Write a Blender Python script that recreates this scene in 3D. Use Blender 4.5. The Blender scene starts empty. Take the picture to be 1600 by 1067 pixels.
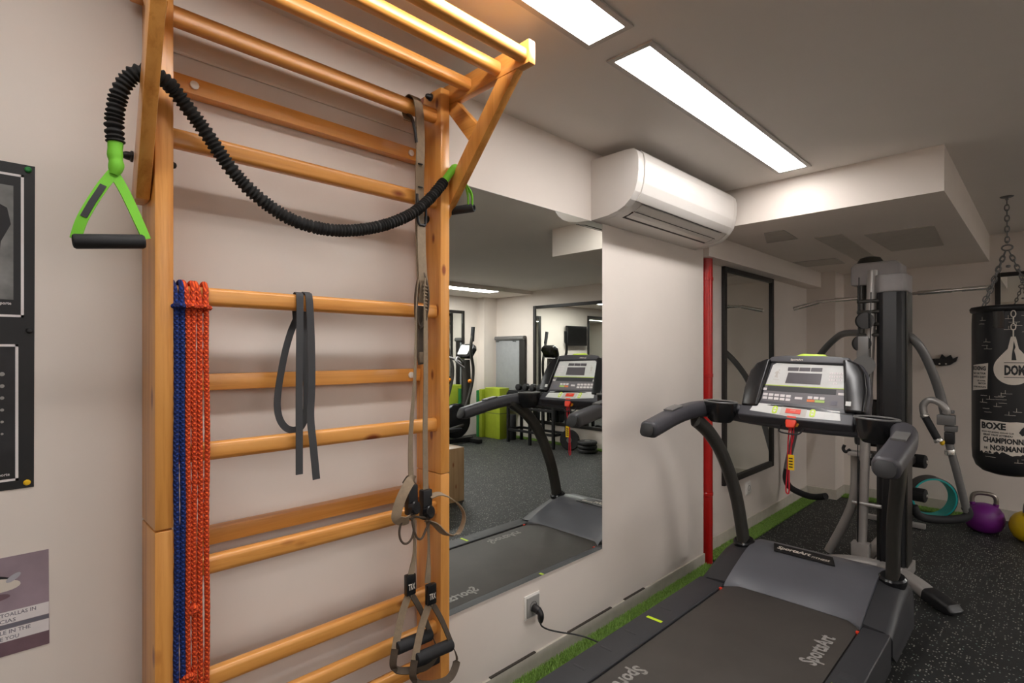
import bpy, bmesh, math, random
from math import sin, cos, pi, radians
from mathutils import Vector, Matrix, noise
random.seed(7)
S = bpy.context.scene
C = S.collection
# ---------------------------------------------------------------- camera, world, exposure
cam_d = bpy.data.cameras.new('camera')
cam = bpy.data.objects.new('camera', cam_d); C.objects.link(cam)
cam.location = (1.6, 0.0, 1.42)
cam.rotation_euler = (radians(90), 0, radians(45.31))
cam_d.sensor_width = 36.0
cam_d.lens = 828.0/1600*36.0
cam_d.shift_y = (550-533.5)/1600.0
cam_d.clip_start = 0.02
S.camera = cam
w = bpy.data.worlds.new('world'); S.world = w; w.use_nodes = True
w.node_tree.nodes['Background'].inputs['Color'].default_value = (1.0, 0.95, 0.9, 1)
w.node_tree.nodes['Background'].inputs['Strength'].default_value = 0.02
S.view_settings.view_transform = 'Standard'
S.view_settings.look = 'None'
S.view_settings.exposure = 1.52
S.view_settings.gamma = 1.0
S.view_settings.use_curve_mapping = False
PANEL = 8.6          # radiance of the ceiling light diffusers
LIGHT_COL = (1.0, 0.97, 0.95)

# ---------------------------------------------------------------- materials
def srgb(r, g, b):
    f = lambda v: (v/255/12.92) if v/255 <= 0.04045 else ((v/255+0.055)/1.055)**2.4
    return (f(r), f(g), f(b), 1)

class NT:
    def __init__(s, name):
        s.m = bpy.data.materials.new(name); s.m.use_nodes = True
        s.t = s.m.node_tree; s.b = s.t.nodes['Principled BSDF']
    def n(s, typ, **kw):
        nd = s.t.nodes.new(typ)
        for k, v in kw.items():
            if k in nd.inputs: nd.inputs[k].default_value = v
            else: setattr(nd, k, v)
        return nd
    def l(s, a, b): s.t.links.new(a, b)
    def coords(s, scale=(1, 1, 1), rot=(0, 0, 0)):
        tc = s.n('ShaderNodeTexCoord'); mp = s.n('ShaderNodeMapping')
        mp.inputs['Scale'].default_value = scale; mp.inputs['Rotation'].default_value = rot
        s.l(tc.outputs['Object'], mp.inputs['Vector']); return mp.outputs['Vector']
    def ramp(s, fac, stops):
        r = s.n('ShaderNodeValToRGB'); e = r.color_ramp.elements
        while len(e) < len(stops): e.new(0.5)
        for i, (p, c) in enumerate(stops): e[i].position = p; e[i].color = c
        s.l(fac, r.inputs['Fac']); return r.outputs['Color']
    def bump(s, h, strength=0.2, dist=0.002):
        bp = s.n('ShaderNodeBump', Strength=strength, Distance=dist)
        s.l(h, bp.inputs['Height']); s.l(bp.outputs['Normal'], s.b.inputs['Normal'])

def mat(name, rgb, rough=0.5, metal=0.0, var=0.06, vscale=12.0, bump=0.0, bscale=200.0, spec=0.5, coat=0.0):
    k = NT(name); c = srgb(*rgb)
    v = k.coords()
    nz = k.n('ShaderNodeTexNoise', Scale=vscale, Detail=4.0, Roughness=0.6); k.l(v, nz.inputs['Vector'])
    lo = tuple(max(0, x*(1-var)) for x in c[:3])+(1,); hi = tuple(min(1, x*(1+var)) for x in c[:3])+(1,)
    k.l(k.ramp(nz.outputs['Fac'], [(0.3, lo), (0.7, hi)]), k.b.inputs['Base Color'])
    k.b.inputs['Roughness'].default_value = rough; k.b.inputs['Metallic'].default_value = metal
    k.b.inputs['Specular IOR Level'].default_value = spec
    if coat: k.b.inputs['Coat Weight'].default_value = coat; k.b.inputs['Coat Roughness'].default_value = 0.15
    if bump:
        n2 = k.n('ShaderNodeTexNoise', Scale=bscale, Detail=2.0); k.l(v, n2.inputs['Vector'])
        k.bump(n2.outputs['Fac'], bump, 0.001)
    return k.m

def wood(name, axis, dark=(190, 119, 46), light=(222, 155, 76), kn=(0.06, 0.14), ks=9):
    k = NT(name)
    sc = [26, 26, 26]; sc[axis] = 1.3
    v = k.coords(tuple(sc))
    n1 = k.n('ShaderNodeTexNoise', Scale=1.0, Detail=6.0, Roughness=0.65, Distortion=0.6); k.l(v, n1.inputs['Vector'])
    base = k.ramp(n1.outputs['Fac'], [(0.30, srgb(*dark)), (0.52, srgb(*light)), (0.75, srgb(light[0]+8, light[1]+10, light[2]+12))])
    sk = [ks]*3; sk[axis] = ks*0.45
    v2 = k.coords(tuple(sk))
    vo = k.n('ShaderNodeTexVoronoi', Scale=1.0); k.l(v2, vo.inputs['Vector'])
    knot = k.ramp(vo.outputs['Distance'], [(kn[0], (1, 1, 1, 1)), (kn[1], (0, 0, 0, 1))])
    mx = k.n('ShaderNodeMix', data_type='RGBA'); k.l(knot, mx.inputs[0])
    k.l(base, mx.inputs[6]); mx.inputs[7].default_value = srgb(140, 66, 24)
    k.l(mx.outputs[2], k.b.inputs['Base Color'])
    k.b.inputs['Roughness'].default_value = 0.34
    k.b.inputs['Coat Weight'].default_value = 0.35; k.b.inputs['Coat Roughness'].default_value = 0.22
    k.bump(n1.outputs['Fac'], 0.12, 0.001)
    return k.m

def emis(name, rgb, strength):
    k = NT(name); k.b.inputs['Base Color'].default_value = (0.8, 0.8, 0.8, 1)
    k.b.inputs['Emission Color'].default_value = (*rgb, 1); k.b.inputs['Emission Strength'].default_value = strength
    return k.m

def speckled(name):
    k = NT(name); v = k.coords()
    vo = k.n('ShaderNodeTexVoronoi', Scale=95.0, Randomness=1.0); k.l(v, vo.inputs['Vector'])
    sep = k.n('ShaderNodeSeparateColor'); k.l(vo.outputs['Color'], sep.inputs['Color'])
    near = k.n('ShaderNodeMath', operation='LESS_THAN'); k.l(vo.outputs['Distance'], near.inputs[0]); near.inputs[1].default_value = 0.33
    some = k.n('ShaderNodeMath', operation='GREATER_THAN'); k.l(sep.outputs['Red'], some.inputs[0]); some.inputs[1].default_value = 0.72
    both = k.n('ShaderNodeMath', operation='MULTIPLY'); k.l(near.outputs[0], both.inputs[0]); k.l(some.outputs[0], both.inputs[1])
    nz = k.n('ShaderNodeTexNoise', Scale=6.0, Detail=6.0); k.l(v, nz.inputs['Vector'])
    base = k.ramp(nz.outputs['Fac'], [(0.3, srgb(26, 27, 27)), (0.7, srgb(38, 39, 39))])
    fl = k.ramp(sep.outputs['Green'], [(0.0, srgb(150, 152, 140)), (0.6, srgb(190, 188, 176)), (1.0, srgb(120, 150, 140))])
    mx = k.n('ShaderNodeMix', data_type='RGBA'); k.l(both.outputs[0], mx.inputs[0]); k.l(base, mx.inputs[6]); k.l(fl, mx.inputs[7])
    k.l(mx.outputs[2], k.b.inputs['Base Color']); k.b.inputs['Roughness'].default_value = 0.62
    n2 = k.n('ShaderNodeTexNoise', Scale=260.0); k.l(v, n2.inputs['Vector']); k.bump(n2.outputs['Fac'], 0.35, 0.002)
    return k.m

def braid(name, a, b):
    k = NT(name); v = k.coords()
    sep = k.n('ShaderNodeSeparateXYZ'); k.l(v, sep.inputs[0])
    wv = k.n('ShaderNodeTexWave', Scale=55.0, Distortion=0.0, bands_direction='DIAGONAL'); k.l(v, wv.inputs['Vector'])
    v2 = k.coords((1, -1, 1)); w2 = k.n('ShaderNodeTexWave', Scale=55.0, bands_direction='DIAGONAL'); k.l(v2, w2.inputs['Vector'])
    m = k.n('ShaderNodeMath', operation='MULTIPLY'); k.l(wv.outputs['Fac'], m.inputs[0]); k.l(w2.outputs['Fac'], m.inputs[1])
    k.l(k.ramp(m.outputs[0], [(0.0, srgb(*a)), (0.45, srgb(*b))]), k.b.inputs['Base Color'])
    k.b.inputs['Roughness'].default_value = 0.85; k.bump(m.outputs[0], 0.8, 0.003)
    return k.m

def mirror_mat(name):
    k = NT(name); k.b.inputs['Base Color'].default_value = (0.80, 0.83, 0.80, 1)
    k.b.inputs['Metallic'].default_value = 1.0
    v = k.coords(); nz = k.n('ShaderNodeTexNoise', Scale=2.0); k.l(v, nz.inputs['Vector'])
    k.l(k.ramp(nz.outputs['Fac'], [(0.0, (0.0, 0.0, 0.0, 1)), (1.0, (0.012, 0.012, 0.012, 1))]), k.b.inputs['Roughness'])
    return k.m

M = {}
M['wall'] = mat('white wall paint', (226, 216, 207), 0.75, var=0.02, vscale=3, bump=0.08, bscale=120)
M['ceil'] = mat('ceiling paint', (222, 215, 208), 0.85, var=0.015, vscale=3)
M['plinth'] = mat('concrete plinth', (196, 188, 176), 0.8, var=0.08, vscale=18, bump=0.2)
M['gap'] = mat('dark joint', (60, 54, 48), 0.9)
M['floor'] = speckled('speckled rubber floor')
M['turfbase'] = mat('turf backing', (88, 122, 46), 0.95, var=0.3, vscale=60, bump=0.6, bscale=400)
M['grass'] = mat('turf blades', (136, 172, 80), 0.7, var=0.35, vscale=90)
M['wx'] = wood('pine along x', 0); M['wy'] = wood('pine along y', 1); M['wz'] = wood('pine along z', 2)
M['wzk'] = wood('knotty pine along z', 2, kn=(0.10, 0.17), ks=15)
M['ply'] = wood('pale plywood', 2, (176, 138, 96), (200, 164, 122))
M['mirror'] = mirror_mat('mirror glass')
M['black'] = mat('black plastic', (26, 26, 28), 0.45)
M['gloss'] = mat('glossy black plastic', (24, 24, 26), 0.22)
M['frame'] = mat('black wooden frame', (32, 29, 26), 0.5, var=0.15)
M['foam'] = mat('black foam', (27, 27, 29), 0.7, bump=0.3, bscale=500)
M['ruche'] = mat('black ruched nylon', (30, 29, 28), 0.85, var=0.25, vscale=120, bump=0.6, bscale=600)
M['lime'] = mat('lime webbing', (112, 190, 42), 0.7, bump=0.3, bscale=700)
M['limeplastic'] = mat('lime plastic', (196, 222, 70), 0.4)
M['mark'] = mat('lime mark', (196, 224, 30), 0.5)
M['band'] = mat('charcoal elastic', (58, 58, 60), 0.65, bump=0.15, bscale=400)
M['khaki'] = mat('khaki webbing', (138, 120, 98), 0.8, var=0.12, vscale=60, bump=0.35, bscale=900)
M['khakid'] = mat('dark khaki webbing', (76, 64, 52), 0.8, var=0.12, vscale=60, bump=0.35, bscale=900)
M['blue'] = braid('blue braided rope', (5, 20, 72), (20, 54, 134))
M['orange'] = braid('orange braided rope', (172, 44, 8), (245, 96, 34))
M['deck'] = mat('dark grey deck', (50, 50, 53), 0.5, var=0.06, bump=0.15, bscale=600)
M['body'] = mat('treadmill charcoal plastic', (66, 65, 70), 0.42, var=0.05, bump=0.08, bscale=700)
M['hood'] = mat('slate grey hood', (94, 95, 101), 0.4, var=0.03)
M['belt'] = mat('running belt', (66, 61, 57), 0.55, var=0.12, vscale=6, bump=0.25, bscale=900)
M['beltprint'] = mat('worn grey belt print', (140, 136, 132), 0.6, var=0.3, vscale=60)
M['post'] = mat('dark olive metal', (62, 60, 56), 0.38, metal=0.3)
M['silver'] = mat('silver painted steel', (172, 168, 164), 0.4, metal=0.4)
M['steel'] = mat('grey painted steel', (118, 117, 116), 0.4, metal=0.35)
M['chrome'] = mat('chrome', (222, 220, 214), 0.25, metal=0.75, var=0.03)
M['capgrey'] = mat('grey moulded cap', (158, 154, 154), 0.45)
M['chromedull'] = mat('brushed steel', (150, 142, 134), 0.35, metal=0.8)
M['lightgrey'] = mat('light grey panel', (206, 206, 204), 0.4)
M['midgrey'] = mat('mid grey panel', (112, 108, 112), 0.4)
M['screen'] = mat('dark display', (92, 88, 92), 0.25)
M['white'] = mat('white plastic', (232, 228, 222), 0.35, var=0.01)
M['acwhite'] = mat('air conditioner plastic', (218, 212, 206), 0.3, var=0.01)
M['acslot'] = mat('dark louvre slot', (52, 46, 42), 0.7)
M['red'] = mat('red gloss paint', (176, 18, 14), 0.3, var=0.08, coat=0.3)
M['redp'] = mat('red plastic', (226, 60, 34), 0.4)
M['cordred'] = mat('red cord', (190, 20, 40), 0.6)
M['yellow'] = mat('yellow tag', (236, 190, 20), 0.5)
M['ykb'] = mat('yellow kettlebell', (226, 190, 20), 0.4)
M['purple'] = mat('purple kettlebell', (112, 30, 124), 0.4)
M['teal'] = mat('teal foam', (20, 172, 168), 0.5)
M['print'] = mat('off white print', (214, 204, 192), 0.7)
M['poster'] = mat('black poster paper', (26, 26, 28), 0.5)
M['greygrad'] = mat('photo grey', (120, 120, 118), 0.5, var=0.5, vscale=9)
M['photodark'] = mat('photo dark', (30, 30, 33), 0.5, var=0.6, vscale=14)
M['figure'] = mat('photo figure', (22, 22, 26), 0.5, var=0.4, vscale=20)
M['pink'] = mat('photo pink', (150, 60, 72), 0.5)
M['mauve'] = mat('mauve print', (150, 132, 142), 0.55, var=0.18, vscale=7)
M['mauved'] = mat('dark mauve print', (112, 88, 96), 0.55, var=0.25, vscale=9)
M['greystrip'] = mat('grey print strip', (172, 170, 178), 0.55)
M['paper'] = mat('paper white', (226, 220, 220), 0.6)
M['ink'] = mat('grey ink', (110, 108, 118), 0.6)
M['matgrey'] = mat('grey mat', (150, 152, 154), 0.6)
M['matlime'] = mat('lime gym mat', (160, 176, 40), 0.6)
M['matgreen'] = mat('green gym mat', (40, 130, 62), 0.6)
M['tvscreen'] = mat('television glass', (14, 15, 16), 0.15)
M['bolt'] = mat('zinc bolt', (224, 220, 212), 0.35, metal=0.2)
M['iron'] = mat('cast iron', (30, 30, 31), 0.6, var=0.2)
M['grey_outlet'] = mat('grey outlet', (150, 148, 144), 0.45)
M['hatch'] = mat('hatch board', (196, 188, 178), 0.85, var=0.05)
M['light'] = emis('light diffuser', LIGHT_COL, PANEL)
M['lightfar'] = emis('brighter light diffuser', LIGHT_COL, PANEL*2.2)
M['rim'] = mat('light rim', (190, 184, 178), 0.5)

# ---------------------------------------------------------------- mesh helpers
def spline(pts, n=8, closed=False):
    P = [Vector(p) for p in pts]; out = []
    m = len(P); rng = range(m if closed else m-1)
    for i in rng:
        if closed: a, b, c, d = P[(i-1) % m], P[i], P[(i+1) % m], P[(i+2) % m]
        else: a, b, c, d = P[max(i-1, 0)], P[i], P[i+1], P[min(i+2, m-1)]
        for j in range(n):
            t = j/n
            out.append(0.5*((2*b)+(c-a)*t+(2*a-5*b+4*c-d)*t*t+(3*b-a-3*c+d)*t**3))
    if not closed: out.append(P[-1])
    return out

class MB:
    def __init__(s): s.v = []; s.f = []
    def add(s, vs, fs):
        o = len(s.v); s.v += [tuple(v) for v in vs]; s.f += [tuple(i+o for i in f) for f in fs]; return s
    def addbm(s, bm, Mx=None):
        bm.verts.index_update()
        s.add([(Mx @ v.co) if Mx else v.co for v in bm.verts], [[v.index for v in f.verts] for f in bm.faces]); bm.free(); return s
    def box(s, x0, x1, y0, y1, z0, z1, bev=0.0, seg=2, Mx=None):
        bm = bmesh.new(); bmesh.ops.create_cube(bm, size=1)
        for v in bm.verts: v.co = Vector(((x0+x1)/2+v.co.x*(x1-x0), (y0+y1)/2+v.co.y*(y1-y0), (z0+z1)/2+v.co.z*(z1-z0)))
        if bev: bmesh.ops.bevel(bm, geom=bm.edges[:], offset=bev, segments=seg, affect='EDGES', profile=0.6)
        return s.addbm(bm, Mx)
    def prism(s, poly, O, U, V, depth, bev=0.0, seg=2, tip=1.0):
        O = Vector(O); U = Vector(U); V = Vector(V); N = U.cross(V).normalized()
        cx = sum(p[0] for p in poly)/len(poly); cy = sum(p[1] for p in poly)/len(poly)
        bm = bmesh.new()
        a = [bm.verts.new(O+U*p[0]+V*p[1]) for p in poly]
        b = [bm.verts.new(O+U*(cx+(p[0]-cx)*tip)+V*(cy+(p[1]-cy)*tip)+N*depth) for p in poly]
        n = len(poly); bm.faces.new(a[::-1]); bm.faces.new(b)
        for i in range(n): bm.faces.new((a[i], a[(i+1) % n], b[(i+1) % n], b[i]))
        bmesh.ops.recalc_face_normals(bm, faces=bm.faces[:])
        if bev: bmesh.ops.bevel(bm, geom=bm.edges[:], offset=bev, segments=seg, affect='EDGES', profile=0.6, clamp_overlap=True)
        return s.addbm(bm)
    def tube(s, path, r, seg=10, closed=False, caps=True, ell=1.0):
        P = [Vector(p) for p in path]; n = len(P)
        R = r if isinstance(r, (list, tuple)) else [r]*n
        vs = []; fs = []; u = None
        for i in range(n):
            if closed: t = P[(i+1) % n]-P[(i-1) % n]
            else: t = P[min(i+1, n-1)]-P[max(i-1, 0)]
            t.normalize()
            if u is None:
                u = t.orthogonal().normalized()
            u = (u-t*u.dot(t)).normalized(); w2 = t.cross(u)
            for k in range(seg):
                a = 2*pi*k/seg; vs.append(P[i]+(u*cos(a)+w2*sin(a)*ell)*R[i])
        for i in range(n if closed else n-1):
            j = (i+1) % n
            for k in range(seg):
                k2 = (k+1) % seg
                fs.append((i*seg+k, i*seg+k2, j*seg+k2, j*seg+k))
        if caps and not closed:
            fs.append(tuple(range(seg-1, -1, -1))); fs.append(tuple((n-1)*seg+k for k in range(seg)))
        return s.add(vs, fs)
    def sweep(s, path, section, ups, scales=None, closed=False, caps=True):
        """section: list of (a, b): a along side = t x up, b along up"""
        P = [Vector(p) for p in path]; n = len(P); m = len(section)
        if not isinstance(ups, list): ups = [ups]*n
        vs = []; fs = []
        for i in range(n):
            if closed: t = P[(i+1) % n]-P[(i-1) % n]
            else: t = P[min(i+1, n-1)]-P[max(i-1, 0)]
            t.normalize(); up = Vector(ups[i]); up = (up-t*up.dot(t)).normalized(); sd = t.cross(up)
            sa, sb = scales[i] if scales else (1, 1)
            for a, b in section: vs.append(P[i]+sd*a*sa+up*b*sb)
        for i in range(n if closed else n-1):
            j = (i+1) % n
            for k in range(m):
                k2 = (k+1) % m; fs.append((i*m+k, i*m+k2, j*m+k2, j*m+k))
        if caps and not closed:
            fs.append(tuple(range(m-1, -1, -1))); fs.append(tuple((n-1)*m+k for k in range(m)))
        return s.add(vs, fs)
    def ribbon(s, path, width, ups, th=0.0022, closed=False):
        """flat strap; ups = direction of the strap's face normal"""
        a = width/2; b = th/2
        return s.sweep(path, [(-a, -b), (a, -b), (a, b), (-a, b)], ups, closed=closed)
    def lathe(s, prof, O=(0, 0, 0), seg=32, axis=(0, 0, 1), caps=True):
        ax = Vector(axis).normalized(); q = Vector((0, 0, 1)).rotation_difference(ax).to_matrix(); O = Vector(O)
        vs = []; fs = []
        for r, z in prof:
            for k in range(seg):
                a = 2*pi*k/seg; vs.append(O+q @ Vector((r*cos(a), r*sin(a), z)))
        for i in range(len(prof)-1):
            for k in range(seg):
                k2 = (k+1) % seg; fs.append((i*seg+k, i*seg+k2, (i+1)*seg+k2, (i+1)*seg+k))
        if caps:
            fs.append(tuple(range(seg-1, -1, -1))); fs.append(tuple((len(prof)-1)*seg+k for k in range(seg)))
        return s.add(vs, fs)
    def cyl(s, a, b, r, seg=16, bev=0.0):
        a = Vector(a); b = Vector(b); L = (b-a).length
        pr = [(r, 0), (r, L)] if not bev else [(r-bev, 0), (r-bev*0.3, bev*0.3), (r, bev), (r, L-bev), (r-bev*0.3, L-bev*0.3), (r-bev, L)]
        return s.lathe(pr, a, seg, b-a)
    def ball(s, c, r, seg=14, sc=(1, 1, 1)):
        bm = bmesh.new(); bmesh.ops.create_uvsphere(bm, u_segments=seg, v_segments=max(6, seg*2//3), radius=r)
        for v in bm.verts: v.co = Vector(c)+Vector((v.co.x*sc[0], v.co.y*sc[1], v.co.z*sc[2]))
        return s.addbm(bm)
    def map(s, fn): s.v = [tuple(fn(Vector(v))) for v in s.v]; return s

ORG = {}
def props(o, label=None, cat=None, group=None, kind=None):
    if label: o['label'] = label
    if cat: o['category'] = cat
    if group: o['group'] = group
    if kind: o['kind'] = kind
    return o
def thing(name, label, cat, loc=(0, 0, 0), group=None):
    o = bpy.data.objects.new(name, None); C.objects.link(o); o.location = loc; o.empty_display_size = 0.1
    ORG[o] = Vector(loc); return props(o, label, cat, group)
def obj(name, mb, material, parent=None, label=None, smooth=35, loc=None):
    org = ORG[parent] if parent else (Vector(loc) if loc else Vector((0, 0, 0)))
    me = bpy.data.meshes.new(name)
    me.from_pydata([tuple(Vector(v)-org) for v in mb.v], [], mb.f); me.validate()
    bm = bmesh.new(); bm.from_mesh(me); bmesh.ops.recalc_face_normals(bm, faces=bm.faces[:]); bm.to_mesh(me); bm.free()
    me.materials.append(M[material] if isinstance(material, str) else material)
    if smooth:
        me.polygons.foreach_set('use_smooth', [True]*len(me.polygons)); me.set_sharp_from_angle(angle=radians(smooth))
    o = bpy.data.objects.new(name, me); C.objects.link(o)
    if parent: o.parent = parent
    elif loc: o.location = loc
    ORG[o] = org
    if label: o['label'] = label
    return o
def struct(name, mb, material): return props(obj(name, mb, material, smooth=0), kind='structure')

def text_mb(txt, O, U, V, height, width=None, off=0.0, ext=0.0006, align='L', bold=0.0, fn=None, cut=None):
    """letters laid out in the plane O,U,V (N = UxV is the reading side)"""
    cu = bpy.data.curves.new('lettering', 'FONT'); cu.body = txt; cu.size = 1; cu.extrude = 0; cu.offset = bold; cu.resolution_u = 2
    ob = bpy.data.objects.new('lettering_source', cu); C.objects.link(ob)
    dg = bpy.context.evaluated_depsgraph_get(); dg.update()
    me = bpy.data.meshes.new_from_object(ob.evaluated_get(dg))
    bpy.data.objects.remove(ob); bpy.data.curves.remove(cu)
    bm = bmesh.new(); bm.from_mesh(me); bpy.data.meshes.remove(me)
    xs = [v.co.x for v in bm.verts]; ys = [v.co.y for v in bm.verts]
    x0, x1, y0, y1 = min(xs), max(xs), min(ys), max(ys)
    sy = height/max(y1-y0, 1e-6); sx = (width/(x1-x0)) if width else sy
    W = (x1-x0)*sx; sh = {'L': 0, 'C': -W/2, 'R': -W}[align]
    for v in bm.verts: v.co = Vector(((v.co.x-x0)*sx+sh, (v.co.y-y0)*sy, 0))
    if cut:
        k = sh
        while k < sh+W:
            bmesh.ops.bisect_plane(bm, geom=bm.verts[:]+bm.edges[:]+bm.faces[:], plane_co=(k, 0, 0), plane_no=(1, 0, 0)); k += cut
    O = Vector(O); U = Vector(U); V = Vector(V); N = U.cross(V).normalized()
    for v in bm.verts:
        v.co = fn(v.co.x, v.co.y) if fn else O+U*v.co.x+V*v.co.y+N*(off+ext)
    return MB().addbm(bm)

def rrect(w, h, r, n=4):
    out = []
    for cx, cy, a0 in ((w/2-r, h/2-r, 0), (-w/2+r, h/2-r, 90), (-w/2+r, -h/2+r, 180), (w/2-r, -h/2+r, 270)):
        for k in range(n+1):
            a = radians(a0+90*k/n); out.append((cx+r*cos(a), cy+r*sin(a)))
    return out

# ================================================================ SETTING
H = 2.42; XR = 5.39; YB = 6.1; YB2 = 6.35; YF = -2.3; STEP = 3.362; XL = -0.09
struct('floor', MB().box(-0.3, XR+0.2, YF-0.2, YB2+0.2, -0.1, 0), 'floor')
struct('ceiling', MB().box(-0.3, XR+0.2, YF-0.2, YB2+0.2, H, H+0.1), 'ceil')
struct('wall_left', MB().box(-0.3, 0, YF, STEP, 0, H), 'wall')
struct('wall_left_recess', MB().box(-0.3, XL, STEP, YB, 0, H), 'wall')
struct('wall_back', MB().box(-0.3, 2.6, YB, YB2+0.1, 0, H), 'wall')
struct('wall_back_right', MB().box(2.6, XR+0.2, YB2, YB2+0.1, 0, H), 'wall')
struct('wall_right', MB().box(XR, XR+0.2, YF, YB2, 0, H), 'wall')
struct('wall_front', MB().box(-0.3, XR+0.2, YF-0.2, YF, 0, H), 'wall')
struct('trim_1', MB().box(XL, 1.25, 3.27, YB, 2.196, H), 'wall')               # lowered ceiling box
struct('trim_2', MB().box(XL, 0.04, STEP, 5.8, 2.05, 2.196), 'wall')            # small boxed beam along the recess
struct('trim_3', MB().box(XL, 0.163, 5.8, YB, 0, 2.196), 'wall')                # corner pier
struct('trim_4', MB().box(5.22, XR, 6.06, YB2, 0, H), 'wall')                   # far corner pier
struct('trim_6', MB().box(4.36, XR, YF, YB2, 2.36, H), 'wall')                  # lower strip of ceiling along the right wall
struct('baseboard_left', MB().box(0, 0.012, YF, STEP, 0, 0.093, 0.003), 'plinth')
struct('baseboard_recess', MB().box(XL, XL+0.012, STEP, 5.8, 0, 0.093, 0.003), 'plinth')
struct('baseboard_back', MB().box(XL, 0.175, 5.788, 5.8, 0, 0.093).box(0.163, 0.175, 5.8, YB, 0, 0.093).box(0.175, 2.6, YB-0.012, YB, 0, 0.093), 'plinth')
jb = MB()
for y0, y1 in ((1.45, 1.72), (1.95, 2.3), (2.42, 2.62)): jb.box(0, 0.0125, y0, y1, 0.0935, 0.0975)
struct('trim_5', jb, 'gap')
struct('trim_7', MB().box(0, 0.006, 0.315, 1.085, 2.198, 2.206, 0.002), 'wall')

def grass_strip(name, x0, x1, y0, y1, n, label, hgt=(0.018, 0.036)):
    m = MB(); m.box(x0, x1, y0, y1, 0, 0.006)
    t = obj(name, m, 'turfbase', smooth=0); props(t, label, 'artificial grass', kind='stuff')
    b = MB(); vs = []; fs = []
    for i in range(n):
        x = random.uniform(x0, x1); y = random.uniform(y0, y1); a = random.uniform(0, 2*pi); h = random.uniform(*hgt)
        lx, ly = cos(a), sin(a); w2 = 0.0016; le = random.uniform(0.004, 0.016); o = len(vs)
        vs += [(x-ly*w2, y+lx*w2, 0.005), (x+ly*w2, y-lx*w2, 0.005),
               (x+lx*le*0.5+ly*w2*0.8, y+ly*le*0.5-lx*w2*0.8, 0.005+h*0.7), (x+lx*le*0.5-ly*w2*0.8, y+ly*le*0.5+lx*w2*0.8, 0.005+h*0.7), (x+lx*le, y+ly*le, 0.005+h)]
        fs += [(o, o+1, o+2, o+3), (o+3, o+2, o+4)]
    b.add(vs, fs)
    o = obj('blades', b, 'grass', t, smooth=0); o['kind'] = 'stuff'
grass_strip('artificial_grass', 0.012, 0.105, 0.9, STEP, 26000, 'narrow strip of artificial grass between white wall and treadmill')
grass_strip('artificial_grass', XL+0.012, 0.04, 3.51, 5.78, 14000, 'artificial grass along the plinth below the tall framed mirror', (0.006, 0.014))
grass_strip('artificial_grass', 0.18, 1.3, YB-0.16, YB-0.012, 6000, 'artificial grass along the back wall behind the multi gym', (0.006, 0.014))
grass_strip('artificial_grass', 2.62, 5.2, YB2-0.14, YB2-0.005, 6000, 'artificial grass below the wide mirror, seen in the reflection', (0.006, 0.02))

def hatch(poly, label, rec):
    t = thing('ceiling_hatch', label, 'hatch', (sum(p[0] for p in poly)/4, sum(p[1] for p in poly)/4, 2.196))
    obj('panel', MB().prism(poly, (0, 0, 2.196), (1, 0, 0), (0, 1, 0), -0.003), 'hatch', t, smooth=0)
    m = MB()
    for i in range(4):
        a = Vector((*poly[i], 2.1935)); b = Vector((*poly[(i+1) % 4], 2.1935)); m.tube([a, b], 0.003, 4)
    obj('edge_gap', m, 'rim' if not rec else 'plinth', t, smooth=0)
hatch([(0.30, 3.60), (0.42, 3.60), (0.40, 3.93), (0.20, 3.93)], 'small closed ceiling hatch beside the air conditioner', False)
hatch([(0.49, 3.98), (0.65, 3.98), (0.60, 5.39), (0.46, 5.39)], 'long narrow ceiling hatch running back above the multi gym', True)
hatch([(0.75, 4.11), (1.11, 4.12), (1.07, 4.92), (0.76, 4.93)], 'large square ceiling hatch nearest the punching bag', True)
hatch([(0.05, 4.95), (0.37, 4.97), (0.36, 5.30), (0.06, 5.28)], 'faint square ceiling hatch far back near the left wall', False)

def ceiling_light(x0, x1, y0, y1, label, H=H, lamp='light'):
    t = thing('ceiling_light', label, 'ceiling light', ((x0+x1)/2, (y0+y1)/2, H), 'recessed linear ceiling lights')
    f = MB(); w2 = 0.02
    f.box(x0-w2, x0, y0-w2, y1+w2, H-0.006, H-0.0005); f.box(x1, x1+w2, y0-w2, y1+w2, H-0.006, H-0.0005)
    f.box(x0, x1, y0-w2, y0, H-0.006, H-0.0005); f.box(x0, x1, y1, y1+w2, H-0.006, H-0.0005)
    obj('frame', f, 'rim', t, smooth=0)
    obj('diffuser', MB().box(x0, x1, y0, y1, H-0.004, H-0.0008), lamp, t, smooth=0)
ceiling_light(0.555, 0.69, 1.53, 3.12, 'long lit ceiling panel in front of the air conditioner')
ceiling_light(0.555, 0.69, -0.2, 1.385, 'lit ceiling panel cut off by the top edge of the photo')
ceiling_light(4.38, 4.62, 4.0, 5.62, 'lit ceiling strip reflected in the wall mirror above the elliptical trainer', 2.36, 'lightfar')
ceiling_light(2.2, 2.34, -1.9, -0.3, 'lit ceiling panel behind the camera')
ceiling_light(3.1, 3.24, 0.3, 1.9, 'added fill light panel on the ceiling over the middle of the room')  # added fill, kept clear of the wall mirror; brightens left wall and floor
ceiling_light(4.9, 5.03, 0.4, 2.0, 'added fill light strip on the ceiling along the right wall', 2.36, 'lightfar')  # unseen strip put in as extra fill for the room

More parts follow.
